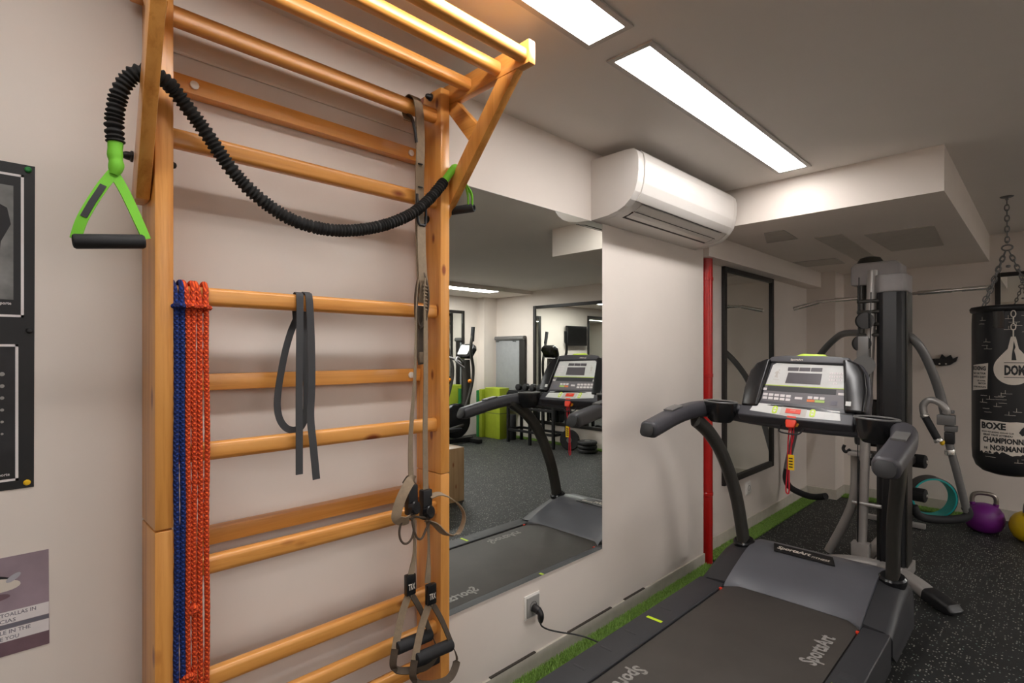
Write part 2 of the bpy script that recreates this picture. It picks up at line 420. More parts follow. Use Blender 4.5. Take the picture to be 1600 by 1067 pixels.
# ================================================================ WALL BARS
RY0, RY1 = 1.090, 1.128; LY0, LY1 = 0.273, 0.311; UX0, UX1 = 0.012, 0.155; UT = 2.318
wb = thing('wall_bars', 'tall varnished pine wall bars with overhead pull-up frame on the white wall', 'wall bars', (0.08, 0.7, 0))
for y0, y1 in ((LY0, LY1), (RY0, RY1)):
    u = obj('upright', MB().box(UX0, UX1, y0, y1, 0.0, 1.005 if y0 > 0.5 else 1.003, 0.004).box(UX0, UX1, y0, y1, 1.0065, UT, 0.004), 'wzk' if y0 > 0.5 else 'wz', wb)
secx, secz = 0.034, 0.046
for z in (2.23, 1.935, 1.558, 1.172, 0.887, 0.603, 0.477, 0.368, 0.2):
    xc = 0.118
    m = MB().sweep([(xc, LY1-0.012, z), (xc, RY0+0.012, z)], rrect(secz*0.72, secz, 0.012, 4), (0, 0, 1))
    obj('rung', m, 'wy', wb)
for z in (2.112, 1.34, 0.93, 0.1):
    bd = obj('wall_board', MB().box(0.001, 0.04, LY1-0.0, RY0+0.0, z-0.022, z+0.022, 0.004), 'wy', wb)
    for y in (0.381, 1.047):
        obj('bolt', MB().cyl((0.04, y, z), (0.047, y, z), 0.011, 12, 0.002), 'bolt', bd)
for y0, y1, s in ((0.244, 0.2725, -1), (1.1285, 1.157, 1)):
    arm = MB().box(0.03, 0.53, y0, y1, 2.272, 2.342, 0.004)
    if s < 0: arm.map(lambda v: Vector((v.x, v.y-0.07*max(0, v.x-0.1), v.z)))
    obj('overhead_arm', arm, 'wx', wb)
    # brace: lower edge runs (0.085,1.80) -> (0.48,2.272)
    poly = [(0.018, 1.781), (0.481, 2.2715), (0.394, 2.2715), (0.018, 1.862)] if s > 0 else [(0.045, 1.777), (0.116, 1.777), (0.481, 2.2715), (0.410, 2.2715)]
    sh = (lambda v: Vector((v.x, v.y-0.07*max(0, v.x-0.1), v.z))) if s < 0 else (lambda v: v)
    obj('brace', MB().prism(poly, (0, y1, 0), (1, 0, 0), (0, 0, 1), y1-y0, 0.004).map(sh), 'wz', wb)
    yo = y0 if s < 0 else y1
    for x, z in ((0.078, 1.882), (0.10, 2.30)):
        yi = LY1 if s < 0 else RY0
        for ya, sg in ((yo, s), (yi, -s)):
            obj('bolt_cap', MB().lathe([(0.013, 0), (0.013, 0.004), (0.010, 0.006), (0.0095, 0.014), (0.006, 0.021), (0.001, 0.023)], (x, ya, z), 14, (0, sg, 0)), 'black', wb)
for x, z in ((0.252, 2.302), (0.394, 2.302), (0.505, 2.30)):
    obj('pull_up_bar', MB().sweep([(x, 0.2735-0.07*(x-0.1)-0.002, z), (x, 1.1275, z)], rrect(0.036, 0.040, 0.013, 4), (0, 0, 1)), 'wy', wb)
for yc in (0.2585, 1.1425):
    obj('gusset', MB().prism([(0.10, 2.271), (0.152, 2.236), (0.252, 2.120), (0.296, 2.160), (0.213, 2.245), (0.19, 2.271)], (0, yc+0.013, 0), (1, 0, 0), (0, 0, 1), 0.026, 0.003), 'wx', wb)
# ================================================================ WALL MIRROR
wm = thing('wall_mirror', 'large frameless mirror on the white wall right of the wall bars', 'mirror', (0.003, 1.7, 0.42))
obj('glass', MB().box(0.0008, 0.006, 1.158, 2.222, 0.42, 2.07), 'mirror', wm, smooth=0)
obj('edge', MB().box(0.0005, 0.0055, 1.157, 2.224, 0.4185, 0.42).box(0.0005, 0.0055, 2.222, 2.2235, 0.42, 2.07).box(0.0005, 0.0055, 1.158, 2.222, 2.07, 2.0712), 'grey_outlet', wm, smooth=0)

def framed(name, O, U, V, w2, h2, fw, label, cat='mirror', face='mirror', N=None):
    """frame standing proud of a wall: O = lower left corner on the wall, U/V in-plane"""
    O = Vector(O); U = Vector(U); V = Vector(V); n = U.cross(V)
    t = thing(name, label, cat, tuple(O+U*w2/2))
    f = MB()
    def bar(u0, u1, v0, v1):
        f.prism([(u0, v0), (u1, v0), (u1, v1), (u0, v1)], O+n*0.001, U, V, 0.024, 0.003)
    bar(0, fw, 0, h2); bar(w2-fw, w2, 0, h2); bar(fw, w2-fw, 0, fw); bar(fw, w2-fw, h2-fw, h2)
    obj('frame', f, 'frame', t)
    obj('glass', MB().prism([(fw, fw), (w2-fw, fw), (w2-fw, h2-fw), (fw, h2-fw)], O+n*0.004, U, V, 0.006), face, t, smooth=0)
    return t
framed('framed_mirror', (XL, 3.84, 0.435), (0, 1, 0), (0, 0, 1), 1.0, 1.625, 0.045, 'tall black framed mirror on the recessed wall behind the red pipe')
framed('framed_mirror', (1.285, YB, 0.9), (1, 0, 0), (0, 0, 1), 0.615, 1.19, 0.035, 'black framed mirror on the back wall behind the punching bag')
framed('framed_mirror', (2.88, YB2, 0.27), (1, 0, 0), (0, 0, 1), 1.44, 1.9, 0.05, 'wide black framed mirror on the far wall, seen inside the wall mirror')
framed('framed_mirror', (XR, 5.75, 0.5), (0, -1, 0), (0, 0, 1), 0.75, 1.62, 0.05, 'narrow black framed mirror behind the elliptical trainer, seen in the reflection')
framed('framed_mirror', (XR, 3.5, 0.5), (0, -1, 0), (0, 0, 1), 1.0, 1.7, 0.05, 'black framed mirror right of the television in the double reflection')

# ================================================================ AIR CONDITIONER
AY0, AY1 = 2.136, 3.24
ac = thing('air_conditioner', 'white wall-mounted split air conditioner above the red pipe', 'air conditioner', (0.13, 2.69, 2.076))
prof = [(0.001, 2.373), (0.205, 2.373), (0.245, 2.368), (0.262, 2.352), (0.270, 2.32), (0.270, 2.262), (0.264, 2.215), (0.250, 2.172), (0.226, 2.138), (0.195, 2.112), (0.155, 2.095), (0.10, 2.083), (0.001, 2.076)]
obj('housing', MB().prism([(p[0]*0.985, p[1]) for p in prof], (0, AY0+0.012, 0), (1, 0, 0), (0, 0, 1), -(AY1-AY0-0.024), 0.0), 'acwhite', ac, smooth=40)
def offs(p, d):
    out = []
    for i in range(len(p)):
        a = Vector(p[max(i-1, 0)]); b = Vector(p[min(i+1, len(p)-1)]); t = (b-a).normalized(); out.append((p[i][0]-t.y*d, p[i][1]+t.x*d))
    return out
fp = prof[2:9]; fpo = offs(fp, 0.006); fpi = offs(fp, -0.002)
obj('front_panel', MB().prism(fpo+fpi[::-1], (0, AY0+0.052, 0), (1, 0, 0), (0, 0, 1), -(AY1-AY0-0.104), 0.002), 'acwhite', ac, smooth=50)
for y in (AY0, AY1-0.05):
    obj('end_cap', MB().prism(offs(prof, 0.0015), (0, y, 0), (1, 0, 0), (0, 0, 1), -0.05, 0.003), 'acwhite', ac, smooth=40)
lp = [(0.175, 2.1025), (0.155, 2.095), (0.118, 2.086)]
obj('vent_slot', MB().prism(offs(lp, 0.001)+offs(lp, -0.006)[::-1], (0, AY0+0.10, 0), (1, 0, 0), (0, 0, 1), -(AY1-AY0-0.22)), 'acslot', ac, smooth=50)
lq = [(0.2195, 2.132), (0.195, 2.112), (0.16, 2.0968), (0.133, 2.0893)]
for py_, pz_ in ((0.2235, 2.136), (0.182, 2.106)):
    obj('panel_line', MB().cyl((py_+0.003, AY0+0.10, pz_-0.003), (py_+0.003, AY1-0.12, pz_-0.003), 0.0016, 6), 'acslot', ac)
obj('louvre', MB().prism(offs(lq[:3], 0.003)+offs(lq[:3], -0.001)[::-1], (0, AY0+0.11, 0), (1, 0, 0), (0, 0, 1), -(AY1-AY0-0.24)), 'acwhite', ac, smooth=50)
obj('lower_louvre', MB().prism(offs(lq[2:], 0.0028)+offs(lq[2:], -0.001)[::-1], (0, AY0+0.11, 0), (1, 0, 0), (0, 0, 1), -(AY1-AY0-0.24)), 'acwhite', ac, smooth=50)

# ================================================================ RED PIPE, SOCKETS
rp = thing('red_pipe', 'red painted vertical pipe at the wall corner below the air conditioner', 'pipe', (0.012, 3.365, 0))
obj('pipe', MB().cyl((-0.055, 3.366, 0), (-0.055, 3.366, 2.19), 0.0, 20) if False else MB().cyl((-0.030, 3.46, 0.0), (-0.030, 3.46, 2.049), 0.045, 24), 'red', rp)
for z in (0.45, 1.25, 1.9): obj('pipe_clip', MB().lathe([(0.0455, 0), (0.048, 0.003), (0.048, 0.022), (0.0455, 0.025)], (-0.030, 3.46, z), 24, caps=False), 'red', rp)
def outlet(x, y, z, label, face='grey_outlet'):
    t = thing('power_outlet', label, 'power socket', (x, y, z))
    obj('back_plate', MB().box(x, x+0.006, y-0.048, y+0.048, z-0.052, z+0.052, 0.002), 'white', t)
    obj('face_plate', MB().box(x+0.006, x+0.012, y-0.038, y+0.040, z-0.043, z+0.043, 0.002), face, t)
    obj('socket', MB().lathe([(0.022, 0), (0.0215, 0.002), (0.018, -0.004), (0.0, -0.004)], (x+0.012, y, z), 24, (1, 0, 0), caps=False), 'black', t)
outlet(0.0, 1.703, 0.304, 'grey square wall socket with a black plug, under the wall mirror')
outlet(XL, 4.324, 0.334, 'white wall socket below the tall framed mirror', 'white')
# ================================================================ POSTERS
def flat(name, poly, x, material, parent, th=0.0006):
    return obj(name, MB().prism(poly, (x, 0, 0), (0, 1, 0), (0, 0, 1), th), material, parent, smooth=0)
po = thing('poster', 'large black poster with two white framed pictures left of the wall bars', 'poster', (0.001, -0.2, 1.118))
flat('sheet', [(-0.55, 1.118), (0.0735, 1.118), (0.0755, 1.836), (-0.55, 1.836)], 0.0008, 'poster', po)
def border(y0, y1, z0, z1, w2, x, parent):
    m = MB()
    for a in ([(y0, z0), (y1, z0), (y1, z0+w2), (y0, z0+w2)], [(y0, z1-w2), (y1, z1-w2), (y1, z1), (y0, z1)], [(y0, z0), (y0+w2, z0), (y0+w2, z1), (y0, z1)], [(y1-w2, z0), (y1, z0), (y1, z1), (y1-w2, z1)]):
        m.prism(a, (x, 0, 0), (0, 1, 0), (0, 0, 1), 0.0006)
    obj('white_border', m, 'paper', parent, smooth=0)
border(-0.46, 0.057, 1.497, 1.812, 0.005, 0.0016, po)
border(-0.46, 0.048, 1.137, 1.437, 0.005, 0.0016, po)
ph = flat('photograph', [(-0.44, 1.535), (0.040, 1.535), (0.040, 1.785), (-0.44, 1.785)], 0.0016, 'greygrad', po)
obj('figure', MB().prism([(-0.03, 1.536), (0.012, 1.536), (0.016, 1.60), (0.02, 1.66), (0.036, 1.70), (0.03, 1.735), (0.012, 1.745), (0.004, 1.77), (-0.012, 1.775), (-0.02, 1.74), (-0.04, 1.72)], (0.0023, 0, 0), (0, 1, 0), (0, 0, 1), 0.0004), 'figure', ph, smooth=0)
obj('figure_detail', MB().prism([(0.0, 1.715), (0.014, 1.71), (0.012, 1.735), (0.0, 1.745)], (0.0028, 0, 0), (0, 1, 0), (0, 0, 1), 0.0003), 'pink', ph, smooth=0)
ph2 = flat('photograph', [(-0.44, 1.165), (0.042, 1.165), (0.042, 1.43), (-0.44, 1.43)], 0.0016, 'photodark', po)
sp = MB()
for k in range(6): sp.lathe([(0.0045-0.0004*k, 0), (0.0001, 0.0004)], (0.0023, 0.022, 1.372-0.026*k), 10, (1, 0, 0))
obj('picture_dots', sp, 'grey_outlet', ph2, smooth=0)
obj('lettering', text_mb('Deporte', (0.0018, 0.0365, 1.5215), (0, 1, 0), (0, 0, 1), 0.0088, width=0.027, align='R', bold=0.01), 'paper', po, smooth=0)
obj('lettering', text_mb('Deporte', (0.0024, 0.034, 1.1475), (0, 1, 0), (0, 0, 1), 0.0088, width=0.027, align='R', bold=0.01), 'paper', po, smooth=0)
for y, z, mt in ((0.064, 1.826, 'matgreen'), (0.066, 1.468, 'black'), (0.062, 1.130, 'yellow')):
    obj('pin', MB().lathe([(0.006, 0), (0.0065, 0.003), (0.004, 0.006), (0.0001, 0.0065)], (0.0014, y, z), 12, (1, 0, 0)), mt, po)
no = thing('notice', 'small mauve printed notice about towels, low on the wall by the left edge', 'notice', (0.001, -0.1, 0.757))
flat('sheet', [(-0.3, 0.757), (0.1, 0.757), (0.0985, 0.972), (-0.3, 0.972)], 0.0008, 'mauve', no)
flat('lower_picture', [(-0.3, 0.757), (0.0995, 0.757), (0.0995, 0.80), (-0.3, 0.80)], 0.0014, 'mauved', no, 0.0002)
pic = flat('upper_picture', [(-0.3, 0.874), (0.0985, 0.876), (0.098, 0.968), (-0.3, 0.968)], 0.0014, 'mauve', no, 0.0002)
def ell(y, z, ry, rz, a=0.0): return [(y+ry*cos(t)*cos(a)-rz*sin(t)*sin(a), z+ry*cos(t)*sin(a)+rz*sin(t)*cos(a)) for t in [2*pi*i/24 for i in range(24)]]
for k, (e, mt) in enumerate(((ell(0.0, 0.925, 0.048, 0.013, -0.25), 'figure'), (ell(0.008, 0.913, 0.044, 0.015, -0.1), 'print'), (ell(0.005, 0.887, 0.030, 0.008), 'mauved'), (ell(0.040, 0.925, 0.014, 0.006, 0.6), 'greystrip'))):
    obj('towel_picture', MB().prism(e, (0.0016+0.0002*k, 0, 0), (0, 1, 0), (0, 0, 1), 0.0002), mt, pic, smooth=0)
for z0, z1 in ((0.826, 0.853), (0.788, 0.815)):
    flat('white_strip', [(-0.3, z0), (0.099, z0), (0.099, z1), (-0.3, z1)], 0.0016, 'paper', no, 0.0002)
flat('grey_strip', [(-0.3, 0.816), (0.099, 0.816), (0.099, 0.825), (-0.3, 0.825)], 0.0016, 'ink', no, 0.0002)
for tx, y, z, wd in (('TOALLAS IN', 0.077, 0.8415, 0.058), ('CIAS', 0.044, 0.8285, 0.026), ('BLE IN THE', 0.068, 0.8045, 0.056), ('E YOU', 0.049, 0.791, 0.030)):
    obj('lettering', text_mb(tx, (0.0017, y, z), (0, 1, 0), (0, 0, 1), 0.0082, width=wd, align='R', ext=0.0003, bold=0.01), 'ink', no, smooth=0)
flat('corner_mark', [(-0.01, 0.762), (0.018, 0.762), (0.018, 0.778), (-0.01, 0.778)], 0.0017, 'greystrip', no, 0.0002)

# ================================================================ RESISTANCE TUBE
rt = thing('resistance_tube', 'black ruched resistance tube with lime straps slung across the wall bars', 'resistance tube', (0.19, 0.66, 1.76))
X = 0.18
pts = [(0.185, 0.196, 1.872), (0.185, 0.194, 1.92), (0.192, 0.203, 1.982), (0.204, 0.225, 2.022), (0.208, 0.256, 2.036), (0.203, 0.285, 2.030), (0.19, 0.312, 2.012), (X, 0.370, 1.949), (X, 0.426, 1.875), (X, 0.486, 1.82), (X, 0.567, 1.777), (X, 0.655, 1.763), (X, 0.752, 1.773), (X, 0.857, 1.806), (0.185, 0.949, 1.855), (0.18, 1.023, 1.917), (0.178, 1.086, 1.990)]
sp = spline(pts, 60)
rad = []; acc = 0.0; phs = 0.0
for i, p in enumerate(sp):
    if i: acc += (p-sp[i-1]).length
    phs = acc/0.0105*2*pi+3.4*noise.noise(Vector((acc*34, 0, 0)))
    rad.append(0.0158+0.0027*sin(phs)+0.0016*noise.noise(Vector((acc*150, 3, 1))))
obj('ruched_sleeve', MB().tube(sp, rad, 14), 'ruche', rt, smooth=60)
obj('webbing_collar', MB().tube(spline([(0.185, 0.196, 1.874), (0.186, 0.195, 1.845), (0.188, 0.197, 1.822), (0.19, 0.192, 1.80)], 5), [0.0135, 0.0142, 0.014, 0.0135, 0.014, 0.0145, 0.014, 0.013, 0.013, 0.014, 0.0145, 0.014, 0.013, 0.011, 0.009, 0.008], 12), 'lime', rt)
yl, yr, hz, hx = 0.128, 0.250, 1.657, 0.195
for ys in (yl, yr):
    pth = spline([(0.19, 0.192, 1.805), (0.192, 0.192+(ys-0.192)*0.35, 1.765), (hx, 0.192+(ys-0.192)*0.8, 1.70), (hx, ys, hz-0.004+0.14*(ys-yl))], 6)
    st = obj('strap', MB().ribbon(pth, 0.020, [(1, 0.5*(1 if ys > 0.19 else -1)*k/18, 0.1) for k in range(len(pth))], 0.0028), 'lime', rt)
    if ys < 0.19: obj('label_patch', MB().ribbon([pth[5]+Vector((0.003, 0, 0)), pth[9]+Vector((0.003, 0, 0)), pth[12]+Vector((0.003, 0, 0))], 0.012, (1, -0.3, 0.1), 0.001), 'black', st)
obj('handle', MB().lathe([(0.0085, -0.001), (0.013, 0), (0.0155, 0.004), (0.0155, 0.120), (0.013, 0.124), (0.0085, 0.125)], (hx, yl-0.004, hz-0.010), 20, (0, 1, 0.14)), 'foam', rt)
# right end
obj('webbing_collar', MB().tube(spline([(0.178, 1.084, 1.988), (0.176, 1.102, 2.010), (0.174, 1.125, 2.040), (0.172, 1.140, 2.052), (0.175, 1.160, 2.045)], 5), 0.0125, 12), 'lime', rt)
for k, dy in ((0, -0.0), (1, 0.03)):
    pth = spline([(0.176, 1.158, 2.045), (0.188, 1.170, 2.0), (0.195+0.015*k, 1.176+0.004*k, 1.96), (0.195+0.015*k, 1.178+0.004*k, 1.922)], 5)
    obj('strap', MB().ribbon(pth, 0.016, (0.4, 1, 0.1), 0.0026), 'lime', rt)
hd = Vector((0.95, 0.32, -0.0)).normalized(); ce = Vector((0.178, 1.176, 1.916))
obj('handle', MB().lathe([(0.0085, 0.004), (0.0085, -0.001), (0.012, -0.001), (0.0145, 0.004), (0.0145, 0.106), (0.012, 0.11), (0.006, 0.11)], ce+Vector((0.035, 0.012, 0)), 20, tuple(-hd)), 'foam', rt)

# ================================================================ FLAT BAND, ROPES
fb = thing('elastic_band', 'flat charcoal elastic band hung over a rung of the wall bars', 'exercise band', (0.16, 0.62, 1.3))
xr = 0.137
m = MB()
m.ribbon(spline([(0.098, 0.625, 1.50), (0.095, 0.622, 1.56), (0.112, 0.620, 1.585), (0.128, 0.618, 1.584), (0.140, 0.616, 1.568), (0.146, 0.613, 1.45), (0.15, 0.610, 1.30), (0.155, 0.608, 1.18), (0.16, 0.606, 1.085)], 8), 0.020, [(-1, 0, 0.2)]*9+[(-0.3, 0, 1)]*8+[(0, 0, 1)]*8+[(0.6, 0, 0.8)]*8+[(1, 0.1, 0.2)]*32, 0.0025)
m.ribbon(spline([(0.098, 0.646, 1.50), (0.095, 0.644, 1.56), (0.112, 0.642, 1.587), (0.128, 0.641, 1.586), (0.141, 0.642, 1.568), (0.147, 0.645, 1.45), (0.15, 0.645, 1.33), (0.152, 0.641, 1.24), (0.16, 0.645, 1.16), (0.165, 0.652, 1.065)], 8), 0.020, [(-1, 0, 0.2)]*9+[(-0.3, 0, 1)]*8+[(0, 0, 1)]*8+[(0.6, 0, 0.8)]*8+[(1, -0.1, 0.1)]*40, 0.0025)
m.ribbon(spline([(0.098, 0.622, 1.51), (0.10, 0.605, 1.47), (0.105, 0.585, 1.40), (0.11, 0.567, 1.30), (0.115, 0.568, 1.245), (0.118, 0.585, 1.212), (0.12, 0.610, 1.202), (0.12, 0.632, 1.215), (0.115, 0.645, 1.26), (0.105, 0.648, 1.40), (0.098, 0.646, 1.51)], 8), 0.019, (1, 0.12, 0.05), 0.0025)
obj('band', m, 'band', fb, smooth=50)

def hung_rope(name, material, y, gap, label, zb, knot=None, spread=0.0):
    t = thing(name, label, 'rope', (0.16, y, 1.57))
    r = 0.0062; m = MB(); zc = 1.558; xc = 0.118
    # lark's head: the two strands over the rung
    for k, s in enumerate((-1, 1)):
        ya = y+s*gap/2
        loop = [(0.152, ya, 1.525), (0.146, ya, 1.55), (0.140, ya+s*0.002, 1.574), (0.125, ya+s*0.003, 1.588), (0.108, ya+s*0.003, 1.588), (0.094, ya+s*0.002, 1.572), (0.092, ya, 1.55), (0.098, ya, 1.53), (0.12, ya-s*0.002, 1.523), (0.146, ya-s*0.003, 1.524)]
        m.tube(spline(loop, 6), r*1.05, 10)
        zs = [1.527]
        while zs[-1] > zb+0.13: zs.append(zs[-1]-0.12)
        path = [(0.150+0.006*min(1, i/2), ya+0.0012*sin(i*1.7+s+y*40)+spread*i*s*0.0006, z) for i, z in enumerate(zs)]
        path[0] = (0.152, ya, 1.535)
        sm = spline(path, 10)
        m.tube(sm, [r*(1+0.07*sin(j*2.2)) for j in range(len(sm))], 10)
    obj('strands', m, material, t, smooth=60)
    kb = MB()
    kb.tube(spline([(0.15, y-gap/2-0.008, 1.528), (0.162, y-gap/2, 1.529), (0.166, y, 1.530), (0.162, y+gap/2, 1.529), (0.15, y+gap/2+0.008, 1.528)], 5), r*1.0, 10)
    obj('hitch_knot', kb, material, t, smooth=60)
    if knot:
        for ky, kz, kr in knot:
            q = MB()
            q.tube(spline([(0.154+kr*cos(a), ky+kr*0.75*sin(a), kz+0.25*kr*cos(2*a)) for a in [2*pi*i/10 for i in range(10)]], 4, True), r, 10, closed=True)
            q.tube(spline([(0.156+kr*0.7*cos(a), ky+kr*1.0*sin(a), kz-0.008+0.3*kr*sin(2*a)) for a in [2*pi*i/10 for i in range(10)]], 4, True), r, 10, closed=True)
            q.ball((0.156, ky, kz-0.004), kr*0.9, 12)
            obj('knot', q, material, t, smooth=60)
hung_rope('skipping_rope', 'blue', 0.3225, 0.0125, 'blue braided rope looped over a rung beside the left upright', 0.5)
hung_rope('skipping_rope', 'orange', 0.3465, 0.0125, 'orange braided rope next to the blue rope, knotted twice', 0.5, [(0.350, 0.806, 0.008), (0.340, 0.648, 0.013)])
hung_rope('skipping_rope', 'orange', 0.3730, 0.0145, 'orange braided rope farthest right of the three hung ropes', 0.45)

# ================================================================ SUSPENSION TRAINER
st = thing('suspension_trainer', 'khaki suspension trainer with two black grips hanging at the right upright', 'suspension trainer', (0.17, 1.0, 1.4))
UP = (1, 0, 0.05)
xs_ = 0.150
top = spline([(0.10, 0.998, 2.19), (0.086, 0.998, 2.235), (0.105, 0.998, 2.262), (0.135, 0.998, 2.26), (0.155, 1.0, 2.225), (0.158, 1.006, 2.12), (0.160, 1.001, 1.97), (0.163, 0.999, 1.83), (0.167, 1.002, 1.66)], 8)
nrm = [(-1, 0, 0.1)]*10+[(-0.2, 0, 1)]*10+[(0.5, 0, 1)]*8+[(1, 0.15, 0.1)]*(len(top)-28)
an = obj('anchor_strap', MB().ribbon(top, 0.036, nrm, 0.003), 'khaki', st)
mk = MB()
for z in (2.03, 1.955, 1.875, 1.80, 1.785, 1.775, 1.765): mk.box(0.1615, 0.1685, 0.993, 1.008, z, z+0.003)
obj('stitch_lines', mk, 'black', an, smooth=0)
obj('anchor_loop', MB().tube(spline([(0.170, 0.985, 1.93), (0.171, 0.984, 1.87), (0.172, 0.990, 1.835), (0.172, 1.002, 1.832), (0.172, 1.014, 1.835), (0.171, 1.018, 1.87), (0.170, 1.016, 1.92)], 6), 0.0045, 8), 'black', st)
obj('cross_cord', MB().tube(spline([(0.12, 0.982, 2.20), (0.15, 0.977, 2.18), (0.160, 0.982, 2.14), (0.158, 0.99, 2.10)], 6), 0.005, 8), 'black', st)
obj('fold_strap', MB().ribbon(spline([(0.170, 1.000, 1.83), (0.174, 0.999, 1.74), (0.176, 1.003, 1.66), (0.172, 1.008, 1.62), (0.168, 1.004, 1.58)], 6), 0.032, UP, 0.004), 'khaki', st)
# carabiner-like loop and gathered webbing
obj('buckle_loop', MB().ribbon(spline([(0.17, 1.006, 1.675), (0.182, 1.014, 1.63), (0.184, 1.015, 1.58), (0.178, 1.008, 1.525), (0.172, 0.994, 1.50), (0.166, 0.985, 1.53), (0.165, 0.984, 1.60), (0.168, 0.995, 1.665)], 6, True), 0.017, (0, 1, 0.2), 0.004, closed=True), 'khakid', st)
cg = MB()
for k in range(8): cg.tube([(0.183, 0.998+0.0004*k, 1.635-0.011*k), (0.187, 1.007, 1.634-0.011*k), (0.183, 1.016, 1.632-0.011*k)], 0.0035, 6)
obj('gathered_webbing', cg, 'khaki', st)
obj('length_strap', MB().ribbon(spline([(0.168, 1.003, 1.57), (0.165, 1.002, 1.50), (0.164, 1.004, 1.46), (0.166, 1.0, 1.42), (0.170, 1.004, 1.38)], 6), 0.028, UP, 0.005), 'khakid', st)
obj('strap_end', MB().box(0.164, 0.174, 0.992, 1.018, 1.385, 1.42, 0.003), 'khaki', st)
def leg(y0, yb, yh, zb, zt, twist):
    """one side strap from loop to buckle zb, to tag zt"""
    p = spline([(0.182, y0, 1.66), (0.184, y0+(yb-y0)*0.25, 1.58), (0.188, y0+(yb-y0)*0.5, 1.35), (0.192, yb, 1.15), (0.195, yb, zb+0.02)], 10)
    n = len(p); obj('side_strap', MB().ribbon(p, 0.020, [(cos(twist*(1-i/n)), sin(twist*(1-i/n)), 0) for i in range(n)], 0.003), 'khaki', st)
    bk = obj('cam_buckle', MB().box(0.182, 0.208, yb-0.018, yb+0.018, zb-0.075, zb+0.02, 0.006), 'black', st)
    obj('locking_ring', MB().lathe([(0.018, -0.011), (0.021, -0.008), (0.021, 0.008), (0.018, 0.011)], (0.212, yb, zb-0.05), 18, (1, 0.3, 0.2)), 'gloss', bk)
    p2 = spline([(0.198, yb+0.004, zb-0.07), (0.205, yb+0.004, zb-0.13), (0.208, yb+0.002, zb-0.2), (0.212, yh, zt)], 8)
    obj('lower_strap', MB().ribbon(p2, 0.018, [(1, 0.9*math.sin(i*0.16), 0) for i in range(len(p2))], 0.004), 'khaki', st)
    return p2[-1]
leg(0.982, 0.945, 0.931, 0.985, 0.725, 1.2)
leg(1.010, 1.000, 0.995, 0.96, 0.685, 0.5)
# equaliser loops: two big strap loops and thin cords
obj('loop_strap', MB().ribbon(spline([(0.205, 1.010, 0.955), (0.212, 1.05, 0.958), (0.216, 1.115, 0.915), (0.218, 1.140, 0.865), (0.216, 1.115, 0.815), (0.214, 1.065, 0.825), (0.210, 1.025, 0.865), (0.208, 0.995, 0.882)], 8), 0.026, [(0.25, 0.2, 1)]*10+[(0.2, 1, 0.5)]*12+[(0.2, 0.8, -0.4)]*14+[(0.3, 0.2, -1)]*21, 0.003), 'khaki', st)
obj('loop_strap', MB().ribbon(spline([(0.195, 0.955, 1.015), (0.205, 0.935, 1.018), (0.212, 0.898, 0.975), (0.215, 0.878, 0.92), (0.220, 0.900, 0.905), (0.215, 0.925, 0.905)], 8), 0.030, [(0.8, -0.6, 0.3)]*20+[(0.6, -0.5, -0.2)]*21, 0.003), 'khaki', st)
obj('inner_loop', MB().ribbon(spline([(0.185, 0.925, 1.005), (0.18, 0.95, 1.02), (0.19, 0.965, 0.985), (0.20, 0.95, 0.945)], 8), 0.022, (0.7, 0.5, 0.3), 0.003), 'khakid', st)
obj('cord_loop', MB().tube(spline([(0.216, 0.914+0.026*cos(a), 0.872+0.040*sin(a)) for a in [2*pi*i/10 for i in range(10)]], 5, True), 0.0035, 8, closed=True), 'khakid', st)
obj('cord_loop', MB().tube(spline([(0.216, 0.935, 0.905), (0.220, 0.945, 0.85), (0.220, 0.965, 0.835), (0.218, 0.985, 0.86), (0.216, 1.0, 0.885), (0.216, 0.97, 0.90)], 6, True), 0.0035, 8, closed=True), 'khakid', st)
def grip(yc, zt, yl, zl, yr, zr, xg, drop):
    tg = obj('tag_sleeve', MB().box(xg-0.012, xg+0.006, yc-0.017, yc+0.017, zt-0.06, zt+0.004, 0.004), 'gloss', st)
    for dz, s in ((0.030, 'TRX'),):
        obj('lettering', text_mb(s, (xg+0.0068, yc, zt-dz-0.012), (0, 1, 0), (0, 0, 1), 0.019, width=0.024, align='C', bold=0.02), 'print', tg, smooth=0)
    a = Vector((xg+0.012, yl, zl)); b = Vector((xg-0.005, yr, zr))
    for e in (a, b):
        pth = spline([(xg-0.004, yc, zt-0.05), (xg-0.002, yc+(e.y-yc)*0.5, zt-0.05+(e.z-zt+0.05)*0.45), tuple(e)], 8)
        obj('handle_strap', MB().ribbon(pth, 0.022, (1, -0.5 if e is a else 0.5, 0.1), 0.003), 'khaki' if e is a else 'khakid', st)
    d = (b-a).normalized()
    obj('grip', MB().lathe([(0.008, 0.002), (0.0175, 0.004), (0.0195, 0.008), (0.0195, (b-a).length-0.008), (0.0175, (b-a).length-0.004), (0.008, (b-a).length-0.002)], a, 20, tuple(d)), 'foam', st)
    mid = (a+b)/2
    pth = spline([tuple(a), (a.x+0.012, a.y-0.012, a.z-0.045), (mid.x+0.02, a.y+0.035, a.z-drop), (mid.x+0.02, b.y-0.035, b.z-drop), (b.x+0.012, b.y+0.012, b.z-0.05), tuple(b)], 8)
    obj('foot_cradle', MB().ribbon(pth, 0.024, [(0.45, -1, 0.1)]*10+[(0.5, -0.2, 1)]*22+[(0.45, 1, 0.1)]*9, 0.003), 'khakid', st)
    return a, b
grip(0.931, 0.728, 0.868, 0.530, 1.012, 0.515, 0.212, 0.075)
grip(0.993, 0.686, 0.922, 0.484, 1.078, 0.465, 0.235, 0.085)
obj('rubber_cradle_pad', MB().box(0.225, 0.233, 0.93, 1.03, 0.425, 0.455, 0.004), 'gloss', st)

